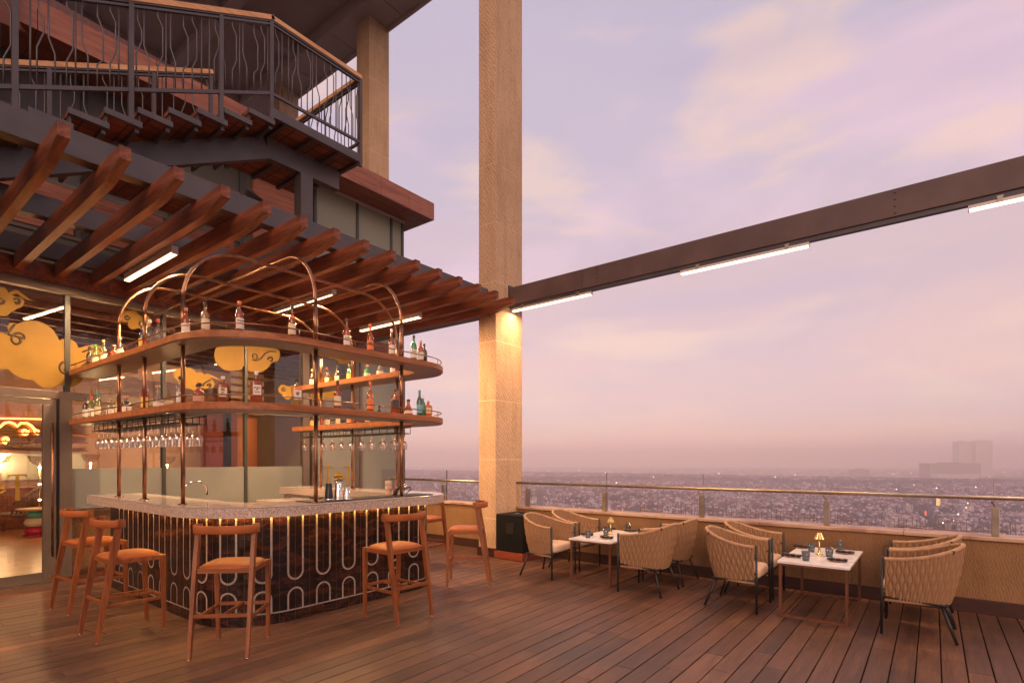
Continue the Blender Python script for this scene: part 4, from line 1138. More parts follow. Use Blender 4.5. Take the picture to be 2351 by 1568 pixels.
p = top(906, 1138); MB_ = MB().lathe([(0, 0), (.016, 0), (.016, .075), (.012, .08), (0, .08)], (0, 0, 0), 16, capb=False)
tag(MB_.build('red_canister', flat('red_can', (.55, .01, .03), .35), loc=(p[0], p[1], 1.141)), 'small bright red canister beside the totem mug', 'canister')
p = top(925, 1139); o = empty('soda_gun', (p[0], p[1], 1.141), 0, 'black drink dispenser gun with steel head and curled hose', 'soda gun')
MB().tube([(-.10, .02, .01), (-.08, .02, .07), (-.03, .02, .10), (.02, .0, .09)], .022, 10, r1=.016).build('grip', M['black'], o)
MB().lathe([(0, 0), (.022, .002), (.028, .02), (.028, .04), (.016, .055), (0, .056)], (.03, 0, .07), 18, capb=False).build('head', M['chrome'], o)
MB().tube([(.05 + .05 * math.cos(t), -.03 * math.sin(t) * 2, .05 + .045 * math.sin(t)) for t in [PI * .75 - i * .22 for i in range(16)]], .006, 8).build('hose', M['black'], o)
p = top(928, 1133); tag(MB().lathe([(0, 0), (.018, 0), (.006, .03), (.006, .034), (.022, .075)], (0, 0, 0), 18, capb=False).build('jigger', M['chrome'], loc=(p[0], p[1] + .05, 1.131)), 'small steel jigger cup by the dispenser gun', 'jigger')
p = Vector(top(434, 1150)); o = empty('tap', (p.x, p.y + .0, 1.0), 0, 'slim chrome swan-neck tap rising behind the counter edge', 'tap')
MB().tube([(0, 0, 0)] + [(.12 - .12 * math.cos(PI * i / 16), -.02 * math.sin(PI * i / 16), .22 + .10 * math.sin(PI * i / 16)) for i in range(17)] + [(.24, 0, .17)], .009, 10).build('spout', M['chrome'], o)
MB().lathe([(.02, 0), (.02, .03), (.01, .032)], (0, 0, .0), 14).build('tap_base', M['chrome'], o)
o.location = (p.x + .05, p.y + .28, 1.0)

# ================================================================ bar stools
def make_stool():
    ro = empty('bar_stool', (0, 0, 0), 0, 'x', 'bar stool', 'bar stools around the counter')
    for s_ in (-1, 1):
        MB().bar((s_ * .215, -.262, .008), (s_ * .215, -.150, .70), .026, .030, .032, .052, up=(0, 1, 0)).bar((s_ * .215, -.150, .70), (s_ * .215, -.095, 1.035), .032, .052, .030, .044, up=(0, 1, 0)).build('back_leg', M['stool'], ro)
        MB().bar((s_ * .205, .255, .008), (s_ * .212, .238, .686), .026, .026, .040, .042, up=(0, 1, 0)).build('front_leg', M['stool'], ro)
        MB().b2(s_ * .20, s_ * .245, -.115, -.06, .965, 1.037, .003).build('back_block', M['stoolh'], ro)
        MB().lathe([(.010, 0), (.012, .004), (.009, .009)], (s_ * .215, -.262, 0), 10).lathe([(.010, 0), (.012, .004), (.009, .009)], (s_ * .205, .255, 0), 10).build('foot_pad', M['chrome'], ro)
    mb = MB().bar((-.20, -.155, .672), (.20, -.155, .672), .022, .038).bar((-.192, .240, .668), (.192, .240, .668), .024, .040)
    for s_ in (-1, 1): mb.bar((s_ * .208, -.135, .670), (s_ * .208, .220, .668), .024, .040)
    mb.build('seat_frame', M['stoolh'], ro)
    # domed cushion
    vs = []; fs = []; n = 36; rings = [(1.0, 0), (1.0, .008), (.985, .015), (.90, .027), (.70, .036), (.4, .041), (.12, .043)]
    for f, z in rings:
        for k in range(n):
            a = 2 * PI * k / n; c, s_ = math.cos(a), math.sin(a); g = (abs(c) ** 5 + abs(s_) ** 5) ** -.2
            w_ = 1 - .05 * (s_ < 0) * abs(s_)
            vs.append((.212 * c * g * f * w_, .035 + .205 * s_ * g * f, .686 + z))
    for i in range(len(rings) - 1):
        for k in range(n): fs.append((i * n + k, i * n + (k + 1) % n, (i + 1) * n + (k + 1) % n, (i + 1) * n + k))
    fs.append(tuple(range((len(rings) - 1) * n, len(rings) * n)))
    MB().add(vs, fs, True).build('seat', M['leather'], ro, fix=False)
    def bk(t):  # backrest centre line
        a = PI * t; return (.238 * math.cos(a), -.095 - .125 * math.sin(a) ** .8)
    n = 26; vs = []; fs = []
    for i in range(n + 1):
        t = .02 + .96 * i / n; x, y = bk(t); x2, y2 = bk(min(t + .01, 1)); x1, y1 = bk(max(t - .01, 0)); d = Vector((x2 - x1, y2 - y1)).normalized(); nn = Vector((d.y, -d.x))
        for o_, z in ((.013, -.027), (.0155, 0), (.013, .027), (.006, .033), (-.006, .033), (-.011, .026), (-.011, -.026), (-.006, -.033), (.006, -.033)):
            vs.append((x - nn.x * o_ * -1, y - nn.y * o_ * -1, 1.0 + z))
    m_ = 9
    for i in range(n):
        for k in range(m_): fs.append((i * m_ + k, i * m_ + (k + 1) % m_, (i + 1) * m_ + (k + 1) % m_, (i + 1) * m_ + k))
    fs += [tuple(range(m_)), tuple(reversed(range(n * m_, n * m_ + m_)))]
    br_ = MB().add(vs, fs, True).build('backrest', M['leather'], ro)
    st_ = MB()
    for i in range(23):
        t = .05 + .90 * i / 22; x, y = bk(t); x2, y2 = bk(t + .01); x1, y1 = bk(t - .01); d = Vector((x2 - x1, y2 - y1)).normalized(); nn = Vector((d.y, -d.x))
        for z in (-.021, .021):
            c = (x + nn.x * .015, y + nn.y * .015, 1.0 + z)
            st_.lathe([(.0075, -.003), (.0075, .004), (0, .007)], c, 6)
    st_.build('stud', M['stud'], br_)
    z = .31
    MB().bar((-.203, -.214, z + .02), (.203, -.214, z + .02), .020, .028).build('stretcher', M['stoolh'], ro)
    MB().bar((-.195, .248, z), (.195, .248, z), .020, .026).build('stretcher', M['stoolh'], ro)
    for x in (-.208, .208): MB().bar((x, -.205, z - .012), (x, .235, z - .012), .018, .026).build('stretcher', M['stoolh'], ro)
    MB().bar((0, -.205, z + .012), (0, .24, z + .002), .018, .024).build('stretcher', M['stoolh'], ro)
    return ro
stool = make_stool(); su = [False]
def head(fx_, fy_): return math.atan2(fy_, fx_) - PI / 2
for (x, y, f, lb) in ((1.80, 7.07, (1, .12), 'tan leather bar stool nearest the glass door, farthest along the left side'),
                      (1.72, 5.78, (1, .02), 'tan leather bar stool side-on at the left side of the bar, second from the door'),
                      (2.115, 4.565, (1, .98), 'tan leather bar stool seen from behind at the near rounded corner of the bar'),
                      (3.56, 4.20, (.02, 1), 'tan leather bar stool pulled up to the long front of the bar'),
                      (5.05, 4.596, (-.61, .79), 'tan leather bar stool standing free near the sandstone column'),
                      (5.585, 5.95, (-1, -.05), 'tan leather bar stool behind the rounded far end of the counter')):
    place(stool, su, (x, y, 0), head(*f), lb)

# ================================================================ rope armchairs
def make_chair():
    ro = empty('rope_armchair', (0, 0, 0), 0, 'x', 'armchair', 'rope armchairs at the two marble tables')
    def U(t, f, grow=0):
        """open-front U in plan; t 0..1 from front right round the back to front left; f 0 bottom .. 1 top"""
        a = PI * t; c, s_ = math.cos(a), math.sin(a); e = 2.0 / 2.7
        A = .258 + .030 * f + grow; B = .455 + .09 * f + grow
        return Vector((A * math.copysign(abs(c) ** e, c), .24 - B * abs(s_) ** e, 0))
    def topz(t): return .672 + .135 * (.5 - .5 * math.cos(2 * PI * min(1, max(0, t)))) ** .75
    NS = 50; per = 6; NV = 40
    # arc-length table so every strap has the same width
    K = 400; acc = [0]; prev = U(0, .5)
    for i in range(1, K + 1):
        q_ = U(i / K, .5); acc.append(acc[-1] + (q_ - prev).length); prev = q_
    def t_of(u):
        u *= acc[-1]
        lo, hi = 0, K
        while hi - lo > 1:
            mdl = (lo + hi) // 2
            if acc[mdl] < u: lo = mdl
            else: hi = mdl
        return (lo + (u - acc[lo]) / max(1e-9, acc[hi] - acc[lo])) / K
    vs = []; fs = []; NU = NS * per
    for side in (1, -1):
        for j in range(NV + 1):
            v = j / NV
            for i in range(NU + 1):
                u = i / per; s_ = int(min(NS - 1, i // per)); fr = (i % per) / per
                if i == NU: s_, fr = NS - 1, 1.0
                # strap boundaries weave in and out so straps swell and pinch by turns
                amp = .40 * math.sin(PI * min(1, max(0, (v - .03) / .94))) ** .3
                def bnd(k): return k + amp * math.sin(2 * PI * v * 2.4 + PI * k) * (0 if k in (0, NS) else 1)
                b0, b1 = bnd(s_), bnd(s_ + 1)
                uu = (b0 + (b1 - b0) * fr) / NS; t = t_of(min(1, max(0, uu)))
                wid = b1 - b0
                bul = math.sqrt(max(0, 1 - (2 * fr - 1) ** 2)) * .013 * (.55 + .5 * wid) * (1 if fr not in (0, 1) else 0)
                z0 = .305; z1 = topz(t) - .01; z = z0 + (z1 - z0) * v
                belly = .012 * math.sin(PI * v)
                g = side * (.004 + bul) + belly
                p = U(t, v, g); vs.append((p.x, p.y, z))
    W = NU + 1; half = W * (NV + 1)
    for h in (0, 1):
        for j in range(NV):
            for i in range(NU):
                a = h * half + j * W + i; q_ = (a, a + 1, a + 1 + W, a + W); fs.append(q_ if h == 0 else q_[::-1])
    MB().add(vs, fs, True).build('woven_back', M['rope'], ro, fix=False)
    rim = [(*(U(i / 60, 1, .004).xy), topz(i / 60)) for i in range(61)]
    rm = MB(); rm.tube(rim, lambda q_: .017 + .0015 * math.sin(q_ * 2 * PI * 36), 10)
    # more rings so the wrapping shows
    pts = []
    for i in range(241): pts.append(Vector((*(U(i / 240, 1, .004).xy), topz(i / 240))))
    rm = MB(); rm.tube(pts, lambda q_: .0165 + .0022 * abs(math.sin(q_ * PI * 46)), 10)
    rm.build('arm_rim', M['rope_rim'], ro, fix=False)
    lo = [Vector((*(U(i / 60, 0, .0).xy), .305)) for i in range(61)]
    MB().tube(lo, .016, 8).build('lower_rim', M['rope_rim'], ro, fix=False)
    for t in (.30, .70):
        p = U(t, 1, .004); MB().tube([(p.x * .985, p.y, topz(t) - .012), (p.x * 1.015, p.y - .006, topz(t) + .012)], .019, 8).build('dark_tie', M['black'], ro)
    for s_ in (-1, 1):
        mb = MB().tube([(s_ * .288, .262, .004), (s_ * .288, .258, .69)], .0115, 10); mb.build('front_leg', M['black'], ro)
        MB().tube([(s_ * .272, -.262, .004), (s_ * .205, -.155, .31)], .0125, 10).build('back_leg', M['black'], ro)
        mb = MB()
        for z in (.56, .40): mb.tube([(s_ * .288, .258, z), (s_ * .275, .225, z)], .008, 8)
        mb.build('side_pin', M['black'], ro)
    MB().tube([(-.285, .25, .335), (.285, .25, .335)], .010, 8).tube([(-.285, .25, .335), (-.22, -.2, .30), (.22, -.2, .30), (.285, .25, .335)], .010, 8).build('seat_frame', M['black'], ro)
    # cushion
    vs = []; fs = []; n = 40; rings = [(.94, 0), (.99, .012), (1, .035), (1, .065), (.98, .085), (.92, .098), (.6, .108), (.2, .111)]
    for f, z in rings:
        for k in range(n):
            a = 2 * PI * k / n; c, s_ = math.cos(a), math.sin(a); q6 = 6 if s_ > 0 else 3; g = (abs(c) ** q6 + abs(s_) ** q6) ** (-1 / q6)
            w_ = 1 - .10 * max(0, -s_) ** 2
            vs.append((.25 * c * g * f * w_, .045 + (.225 if s_ > 0 else .205) * s_ * g * f, .345 + z))
    for i in range(len(rings) - 1):
        for k in range(n): fs.append((i * n + k, i * n + (k + 1) % n, (i + 1) * n + (k + 1) % n, (i + 1) * n + k))
    fs.append(tuple(range((len(rings) - 1) * n, len(rings) * n))); fs.append(tuple(reversed(range(n))))
    MB().add(vs, fs, True).build('seat_cushion', M['beige'], ro, fix=False)
    return ro
chair = make_chair(); cu_ = [False]
for (x, y, back, lb) in ((6.11, 4.13, 1, 'woven rope armchair beside the black speaker, nearer the camera'), (6.80, 4.13, 1, 'woven rope armchair against the parapet beside the black speaker'),
                         (6.10, 2.67, 0, 'woven rope armchair seen from behind at the first marble table, nearer the camera'), (6.79, 2.67, 0, 'woven rope armchair between the first table and the next, close to the parapet'),
                         (6.10, 1.66, 1, 'woven rope armchair left of the near marble table, nearer the camera'), (6.79, 1.66, 1, 'woven rope armchair left of the near marble table, against the parapet'),
                         (6.145, .10, 0, 'large foreground woven rope armchair seen from behind, rightmost'), (6.83, .10, 0, 'woven rope armchair mostly hidden behind the rightmost one, by the parapet')):
    place(chair, cu_, (x, y, 0), PI if back else 0, lb)

# ================================================================ tables
def table(x0, x1, y0, y1, label):
    c = ((x0 + x1) / 2, (y0 + y1) / 2, 0); ro = empty('dining_table', c, 0, label, 'table', 'marble topped tables by the parapet')
    a, b_ = (x1 - x0) / 2, (y1 - y0) / 2; q_ = .0125
    MB().box((0, 0, .541), (2 * a + .03, 2 * b_ + .03, .022), bev=.003).build('table_top', M['white'], ro)
    for sx in (-1, 1):
        for sy in (-1, 1): MB().box((sx * (a - q_), sy * (b_ - q_), .2775), (.025, .025, .503)).build('leg', M['tframe'], ro)
    mb = MB()
    for z in (.013,):
        for s_ in (-1, 1): mb.box((0, s_ * (b_ - q_), z), (2 * a, .025, .025)).box((s_ * (a - q_), 0, z), (.025, 2 * b_ - .052, .025))
    mb.build('base_frame', M['tframe'], ro)
    mb = MB()
    for s_ in (-1, 1): mb.box((0, s_ * (b_ - q_), .519), (2 * a - .052, .023, .021)).box((s_ * (a - q_), 0, .519), (.023, 2 * b_ - .052, .021))
    mb.build('top_frame', M['tframe'], ro)
table(5.95, 7.03, 3.10, 3.67, 'white marble table with bronze box frame nearer the column')
table(5.89, 7.04, .62, 1.21, 'white marble table with bronze box frame nearer the camera')
TZ = .5525
def tp(x, y): p = unproj(x, y, TZ); return (p.x, p.y, TZ)
lamp_m = M['brass']
def make_lamp():
    ro = empty('table_lamp', (0, 0, 0), 0, 'x', 'table lamp', 'brass lamps on the tables')
    MB().lathe([(0, 0), (.036, 0), (.037, .006), (.030, .010), (.013, .014), (.011, .02), (.0085, .08), (.0075, .17), (0, .172)], (0, 0, 0), 24, capb=False).build('stem', lamp_m, ro)
    vs = []; n = 48
    for r_, z in ((.048, .168), (.020, .232)):
        for k in range(n): a = 2 * PI * k / n; q_ = r_ * (1 + .05 * (1 if k % 4 < 2 else -1)); vs.append((q_ * math.cos(a), q_ * math.sin(a), z))
    MB().add(vs, [(k, (k + 1) % n, n + (k + 1) % n, n + k) for k in range(n)] + [tuple(range(n, 2 * n))]).build('lamp_shade', lamp_m, ro)
    return ro
lp = make_lamp(); lu = [False]
place(lp, lu, tp(1401.8, 1227), 0, 'brass cone-shade table lamp on the table nearer the column')
place(lp, lu, tp(1880.9, 1273.2), 0, 'brass cone-shade table lamp on the table nearer the camera')
def make_tumbler():
    ro = empty('tumbler', (0, 0, 0), 0, 'x', 'glass')
    vs = []; n = 24; pr = [(.0, 0), (.028, 0), (.032, .006), (.035, .04), (.039, .095), (.0365, .095), (.032, .04), (.028, .016), (0, .014)]
    for r_, z in pr:
        for k in range(n): a = 2 * PI * k / n; q_ = r_ * (1 + .035 * math.sin(a * 6 + z * 60)) if .004 < z < .085 else r_; vs.append((q_ * math.cos(a), q_ * math.sin(a), z))
    fs = []
    for i in range(len(pr) - 1):
        for k in range(n): fs.append((i * n + k, i * n + (k + 1) % n, (i + 1) * n + (k + 1) % n, (i + 1) * n + k))
    MB().add(vs, fs, True).build('cup', M['tumbler'], ro, fix=False)
    MB().lathe([(0, .0005), (.029, .0005), (.031, .012), (0, .013)], (0, 0, 0), 20, capb=False).build('thick_base', liquid('smoked_base', (.10, .14, .18), .6), ro)
    return ro
tb = make_tumbler(); tu = [False]
def make_plate():
    return MB().lathe([(0, 0), (.045, 0), (.072, .009), (.074, .011), (.070, .012), (.046, .004), (0, .004)], (0, 0, 0), 30, capb=False).build('side_plate', M['plate'])
def make_napkin():
    ro = empty('napkin_setting', (0, 0, 0), 0, 'x', 'napkin')
    vs = []; n = 14; L_ = .17
    mb = MB()
    for i in range(n + 1):
        y = -L_ / 2 + L_ * i / n; w_ = .026 + .008 * math.sin(i * .9) * (1 - i / n) + .012 * abs(i / n - .5)
        h = .012 + .004 * math.sin(i * 1.3)
        for a in range(8): q_ = 2 * PI * a / 8; vs.append((w_ * math.cos(q_), y, .016 + h * math.sin(q_)))
    fs = [(i * 8 + k, i * 8 + (k + 1) % 8, (i + 1) * 8 + (k + 1) % 8, (i + 1) * 8 + k) for i in range(n) for k in range(8)] + [tuple(range(8)), tuple(reversed(range(n * 8, n * 8 + 8)))]
    mb.add(vs, fs, True).build('cloth', M['napkin'], ro)
    MB().b2(-.010, -.006, -.11, .075, .030, .032).b2(-.014, -.002, .045, .085, .030, .0325).build('fork', M['cutlery'], ro)
    MB().b2(.006, .011, -.10, .02, .030, .032).b2(.005, .0155, .02, .095, .030, .0322).build('knife', M['cutlery'], ro)
    return ro
tag(make_plate(), 'x', 'plate'); pl = bpy.data.objects['side_plate']; pu = [False]
nk = make_napkin(); nu = [False]
sets = [((1347, 1229), (1349.8, 1234.3), 'nearer the column', 'front left'), ((1392.4, 1236), (1391, 1229), 'nearer the column', 'front right'), ((1399, 1215), (1400.4, 1219), 'nearer the column', 'back left'), ((1447, 1220), (1442.6, 1216.5), 'nearer the column', 'back right'),
        ((1818, 1278), (1850, 1286.5), 'nearer the camera', 'front left'), ((1922, 1288.5), (1904, 1277.8), 'nearer the camera', 'front right'), ((1842, 1257.5), (1862.8, 1266.3), 'nearer the camera', 'back left'), ((1940, 1270.5), (1927.8, 1261.8), 'nearer the camera', 'back right')]
for (pp, gp, tb_, co) in sets:
    a = tp(*pp); g = tp(*gp)
    place(pl, pu, a, 0, f'small clay plate at the {co} seat of the marble table {tb_}', 'side plates')
    place(nk, nu, (a[0], a[1], TZ + .003), rnd.uniform(-.2, .2) + (PI if 'back' in co else 0), f'dark rolled napkin with cutlery at the {co} seat of the table {tb_}', 'napkins')
    place(tb, tu, g, rnd.random() * 6, f'smoked cut-glass tumbler at the {co} of the marble table {tb_}', 'tumblers')

# ================================================================ speaker
sp = empty('speaker', (6.91, 5.22, .115), 0, 'large black subwoofer speaker with recessed side handle in front of the column', 'speaker')
def SPb(mb, n, m_, par_=sp):
    mb.v = [(x - 6.91, y - 5.22, z - .115) for x, y, z in mb.v]; return mb.build(n, m_, par_)
SPb(MB().b2(6.66, 7.18, 4.955, 5.49, .117, .70, .018), 'cabinet', M['speaker'])
SPb(MB().b2(6.652, 6.66, 5.13, 5.28, .40, .57, .003).b2(6.645, 6.652, 5.15, 5.26, .475, .49), 'handle', M['black'])
SPb(MB().lathe([(.04, 0), (.04, .003), (.028, .004), (.02, .001), (0, .001)], (6.9, 5.25, .7005), 20), 'pole_socket', M['chrome'])
tag(MB().b2(6.625, 7.19, 4.94, 5.50, .004, .115, .004).build('plinth', M['plinth']), 'low red-brown wooden plinth under the black speaker', 'plinth')
sc_ = empty('security_camera', (6.75, 8.2, 3.88), 0, 'small black security camera under the pergola end beam', 'camera')
MB().tube([(0, 0, 0), (0, 0, -.06)], .008).tube([(.02, .02, -.06), (-.10, -.10, -.13)], .03, 12).build('body', M['black'], sc_)
MB().tube([(-.10, -.10, -.13), (-.103, -.103, -.132)], .022, 12).build('lens', M['chrome'], sc_)

# ================================================================ inside the restaurant
neon = flat('neon_tube', (1, .4, .15), .4, emit=(1.0, .26, .07), es=7)
ns = empty('neon_sign', tuple(FW(-1.5, 7.4, 1.6)), 0, 'glowing orange neon cloud sign on the wall inside the door', 'neon sign')
def nsb(mb, n, m_, p_=ns):
    l = ns.location; mb.v = [(x - l.x, y - l.y, z - l.z) for x, y, z in mb.v]; return mb.build(n, m_, p_)
def IT(x, y, off): t, z = FT(x, y, off); return tuple(FW(t, off, z))
pl_ = [(-40, 1000), (-20, 978), (0, 980), (10, 971), (22, 969), (34, 973), (39, 979), (48, 971), (62, 971), (72, 977), (80, 986), (90, 990)]
nsb(MB().tube([IT(x, y, 7.35) for x, y in pl_], .026, 6), 'neon_tube', neon)
nsb(MB().tube([IT(x, y, 7.35) for x, y in spiral(57, 991, 8, 3, -.5, 1.1)], .026, 6), 'neon_tube', neon)
nsb(MB().tube([IT(x, y, 7.35) for x, y in spiral(14, 1010, 8, 3, 1.5, 1.1)], .026, 6), 'neon_tube', neon)
nsb(MB().tube([IT(-60, 959, 7.4), IT(95, 962, 7.4)], .018, 6), 'neon_tube', neon)
nsb(MB().tube([IT(78, 985, 7.35), IT(80, 995, 7.35), IT(88, 997, 7.35)], .018, 6), 'neon_tube', neon)
pts = [IT(x, y, 7.45) for x, y in cloud_outline([(20, 995, 26), (60, 995, 25), (-10, 1000, 24), (40, 1005, 22)], 30, 998, 50)]
nsb(MB().add(pts, [tuple(range(len(pts)))]), 'gold_panel', flat('gold_panel', (.40, .26, .08), .25, 1))
glow = flat('bulb', (1, .8, .5), .4, emit=(1, .72, .35), es=30)
def globe_table(x, y, label):
    p = unproj(x, y, .015); ro = empty('pedestal_table', (p.x, p.y, .015), 0, label, 'side table')
    for (z, r_, c) in ((.10, .17, (.50, .01, .05)), (.27, .18, (.70, .62, .42)), (.43, .13, (.06, .42, .30))):
        MB().lathe([(0, -r_ * .5), (r_ * .8, -r_ * .42), (r_, -r_ * .1), (r_, r_ * .1), (r_ * .8, r_ * .42), (0, r_ * .5)], (0, 0, z), 22, capb=False).build('globe', flat('glazed_' + str(int(z * 100)), c, .2), ro)
    MB().lathe([(0, 0), (.20, 0), (.21, .015), (.10, .02)], (0, 0, 0), 22).build('foot', flat('magenta_foot', (.45, .01, .06), .2), ro)
    MB().lathe([(.05, .49), (.30, .535), (.31, .56), (0, .562)], (0, 0, 0), 28).build('table_top', flat('cream_top', (.66, .50, .32), .35), ro)
globe_table(81, 1229, 'stacked green, cream and pink globe side table inside, right of the monogram')
globe_table(2, 1212, 'stacked globe side table inside at the left edge of the photo')
def lamp_or_reflection(x, y, heights, label, bowlz=None):  # builds real bowl lamps and also reflections turned into lamps
    p = unproj(x, y, .015); ro = empty('lamp_or_reflection', (p.x, p.y, .015), 0, label, 'floor lamp')
    MB().tube([(0, 0, 0), (0, 0, max(heights))], .012, 8).lathe([(.12, 0), (.12, .015), (.012, .02)], (0, 0, 0), 20).build('pole', M['brass'], ro)
    for h in heights: MB().lathe([(0, -.022), (.02, -.012), (.022, .0), (.02, .012), (0, .022)], (0, 0, h), 10, capb=False).build('bulb', glow, ro)
    if bowlz: MB().lathe([(.02, bowlz), (.14, bowlz + .06), (.20, bowlz + .18), (.205, bowlz + .20)], (0, 0, 0), 24, capb=False).build('glass_bowl', M['wineglass'], ro)
    l_ = bpy.data.lights.new('bulb_light', 'POINT'); l_.energy = 85; l_.color = (1, .62, .30); l_.shadow_soft_size = .06
    lo_ = bpy.data.objects.new('bulb_light', l_); COL.objects.link(lo_); lo_.parent = ro; lo_.location = (0, -.05, max(heights) + .1)
lamp_or_reflection(91, 1228, (.12, .42, .72, 1.04, 1.38), 'glass bowl lamp inside the door, its five stacked bulbs imitating strip-light reflections', 1.42)  # stacked bulbs added to imitate mirrored strip lights
lamp_or_reflection(2, 1215, (1.0, 1.42), 'lamp with glass bowl inside at the left edge of the photo', 1.45)
lamp_or_reflection(208, 1206, (1.45,), 'reflection of a bowl lamp, built as a lamp inside behind the stacked stools', 1.47)  # only a reflection in the glass, added as a shining lamp behind it
lamp_or_reflection(384, 1190, (1.40,), 'reflection of a bowl lamp, built as a lamp inside right of the second copper post', 1.42)  # another mirrored lamp, put into the room with its own light
p = unproj(38, 1222, .015); ch = empty('wicker_armchair', (p.x, p.y, .015), 1.2, 'dark wicker armchair inside behind the monogram', 'armchair')
wk = speck('wicker', [(.4, (.06, .03, .015)), (.6, (.16, .08, .04))], 60, .7)
mb = MB()
for i in range(13):
    a = PI * i / 12; mb.tube([(.30 * math.cos(a), .02 - .28 * math.sin(a), .40), (.34 * math.cos(a), -.02 - .34 * math.sin(a), .62 + .32 * math.sin(a))], .012, 6)
mb.tube([(.34 * math.cos(PI * i / 24), -.02 - .34 * math.sin(PI * i / 24), .62 + .32 * math.sin(PI * i / 24)) for i in range(25)], .025, 8)
mb.build('backrest', wk, ch); MB().lathe([(0, .34), (.30, .34), (.33, .38), (.30, .42), (0, .43)], (0, 0, 0), 24, capb=False).build('seat', wk, ch)
for sx in (-1, 1):
    for sy in (-1, 1): MB().tube([(sx * .2, sy * .2, .36), (sx * .27, sy * .27, 0)], .014, 6).build('leg', wk, ch)

# ================================================================ CITY
GZ = -90.0
gm_ = speck('city_ground', [(.3, (.035, .030, .035)), (.5, (.075, .058, .060)), (.7, (.045, .05, .042))], .012, .95, detail=10)
vs = [(7200 * math.cos(2 * PI * k / 48), 7200 * math.sin(2 * PI * k / 48), GZ) for k in range(48)]
tag(MB().add(vs, [tuple(range(48))]).build('ground', gm_), kind='structure')
hm = []
for i, c in enumerate([(.52, .44, .42), (.36, .25, .19), (.15, .055, .042), (.15, .13, .13), (.74, .66, .64), (.22, .09, .065), (.09, .11, .15)]):
    hm.append(speck('house_wall_%d' % i, [(.3, tuple(q * .72 for q in c)), (.6, c)], .35, .9, detail=5))
win = flat('house_window', (.03, .03, .04), .3); roofm = speck('house_roof', [(.3, (.16, .12, .11)), (.7, (.34, .27, .25))], .4, .9); tankm = flat('tank_white', (.74, .70, .72), .6); tankk = flat('tank_black', (.03, .03, .035), .5)
hmats = hm + [win, roofm, tankm, tankk]
def city_pt(k, d): v_ = F0 * d + R0 * (k * d); return v_
def glass_bottom(x): return 1166.7 + .0573 * (x - 1199) if x > 1199 else 1160
def house_mb(w_, dp, h, ci, rr):
    mb = MB(); mb.cm = ci; mb.b2(-w_ / 2, w_ / 2, -dp / 2, dp / 2, 0, h)
    t = .25
    for a in ((-w_ / 2, w_ / 2, -dp / 2, -dp / 2 + t), (-w_ / 2, w_ / 2, dp / 2 - t, dp / 2), (-w_ / 2, -w_ / 2 + t, -dp / 2 + t, dp / 2 - t), (w_ / 2 - t, w_ / 2, -dp / 2 + t, dp / 2 - t)):
        mb.b2(*a, h + .01, h + .95)
    mb.cm = 8; mb.b2(-w_ / 2 + t, w_ / 2 - t, -dp / 2 + t, dp / 2 - t, h + .01, h + .06)
    mb.cm = rr.choice([0, 2, 4, 1, ci]); sx = rr.uniform(-w_ * .25, w_ * .25); mb.b2(sx - 1.6, sx + 1.6, 0, dp * .38, h + .07, h + 2.7)
    mb.cm = 8; mb.b2(sx - 1.8, sx + 1.8, -.2, dp * .38 + .2, h + 2.71, h + 2.85)
    nf = max(1, int(h / 3.1))
    mb.cm = 7
    for f in range(nf):
        z = f * 3.1 + 1.0
        n = max(2, int(w_ / 2.6))
        for j in range(n):
            if rr.random() < .75:
                x = -w_ / 2 + (j + .5) * w_ / n; ww = rr.uniform(.5, .9); mb.b2(x - ww, x + ww, -dp / 2 - .05, -dp / 2 - .01, z, z + 1.4)
        n = max(2, int(dp / 2.8))
        for j in range(n):
            if rr.random() < .65:
                y = -dp / 2 + (j + .5) * dp / n; mb.b2(-w_ / 2 - .05, -w_ / 2 - .01, y - .6, y + .6, z, z + 1.3)
    if rr.random() < .6:
        mb.cm = rr.choice([0, 4, 3])
        for f in range(1, nf + 1): mb.b2(-w_ / 2 + .3, w_ / 2 - .3, -dp / 2 - 1.1, -dp / 2 - .06, f * 3.1 - .15, f * 3.1)
    return mb
rr = random.Random(21)
protos = []
for i in range(16):
    w_, dp, h = rr.uniform(7, 13), rr.uniform(8, 14), rr.choice([6.4, 6.4, 9.5, 9.5, 9.5, 12.6])
    ci = i % 7 if i < 14 else 4
    protos.append((house_mb(w_, dp, h, ci, rr), w_, dp, h, ci))
tank_me = []
for mm in (tankm, tankk):
    mb = MB(); mb.lathe([(.75, 0), (.8, .3), (.78, 1.5), (.3, 1.9), (0, 1.95)], (0, 0, 0), 10); mb.lathe([(.75, 0), (.8, .3), (.78, 1.5), (.3, 1.9), (0, 1.95)], (2.0, .2, 0), 10)
    o = mb.build('water_tank', mm); tank_me.append(o.data); bpy.data.objects.remove(o)
names = ['whitewashed', 'beige', 'dark brick', 'grey concrete', 'bright white', 'red brick', 'bluish']
cand = []
CELL = 12.5; ang = .62; ca, sa = math.cos(ang), math.sin(ang)
for i in range(-140, 260):
    for j in range(-160, 160):
        if i % 9 == 8 or j % 13 == 12: continue
        x = i * CELL + rr.uniform(-2, 2); y = j * CELL + rr.uniform(-2, 2)
        X, Y_ = x * ca - y * sa, x * sa + y * ca
        d = X * F0.x + Y_ * F0.y; r_ = X * R0.x + Y_ * R0.y
        if d < 560 or d > 1900: continue
        k = r_ / d
        if k < -.24 or k > 1.06: continue
        if abs(r_ - (.79 * 640 + (d - 640) * .66)) < 15: continue       # the avenue
        cand.append((d, k, X, Y_))
cand.sort()
vis = [c for c in cand if 1056 + 1245 * (CH - GZ - 8) / c[0] < glass_bottom(1175.5 + 1245 * c[1]) + 1 and not (1096 < 1175.5 + 1245 * c[1] < 1203) and -.2 < c[1] < .95]
near300 = vis[:300]; nset = set((c[2], c[3]) for c in near300)
pmesh = {}
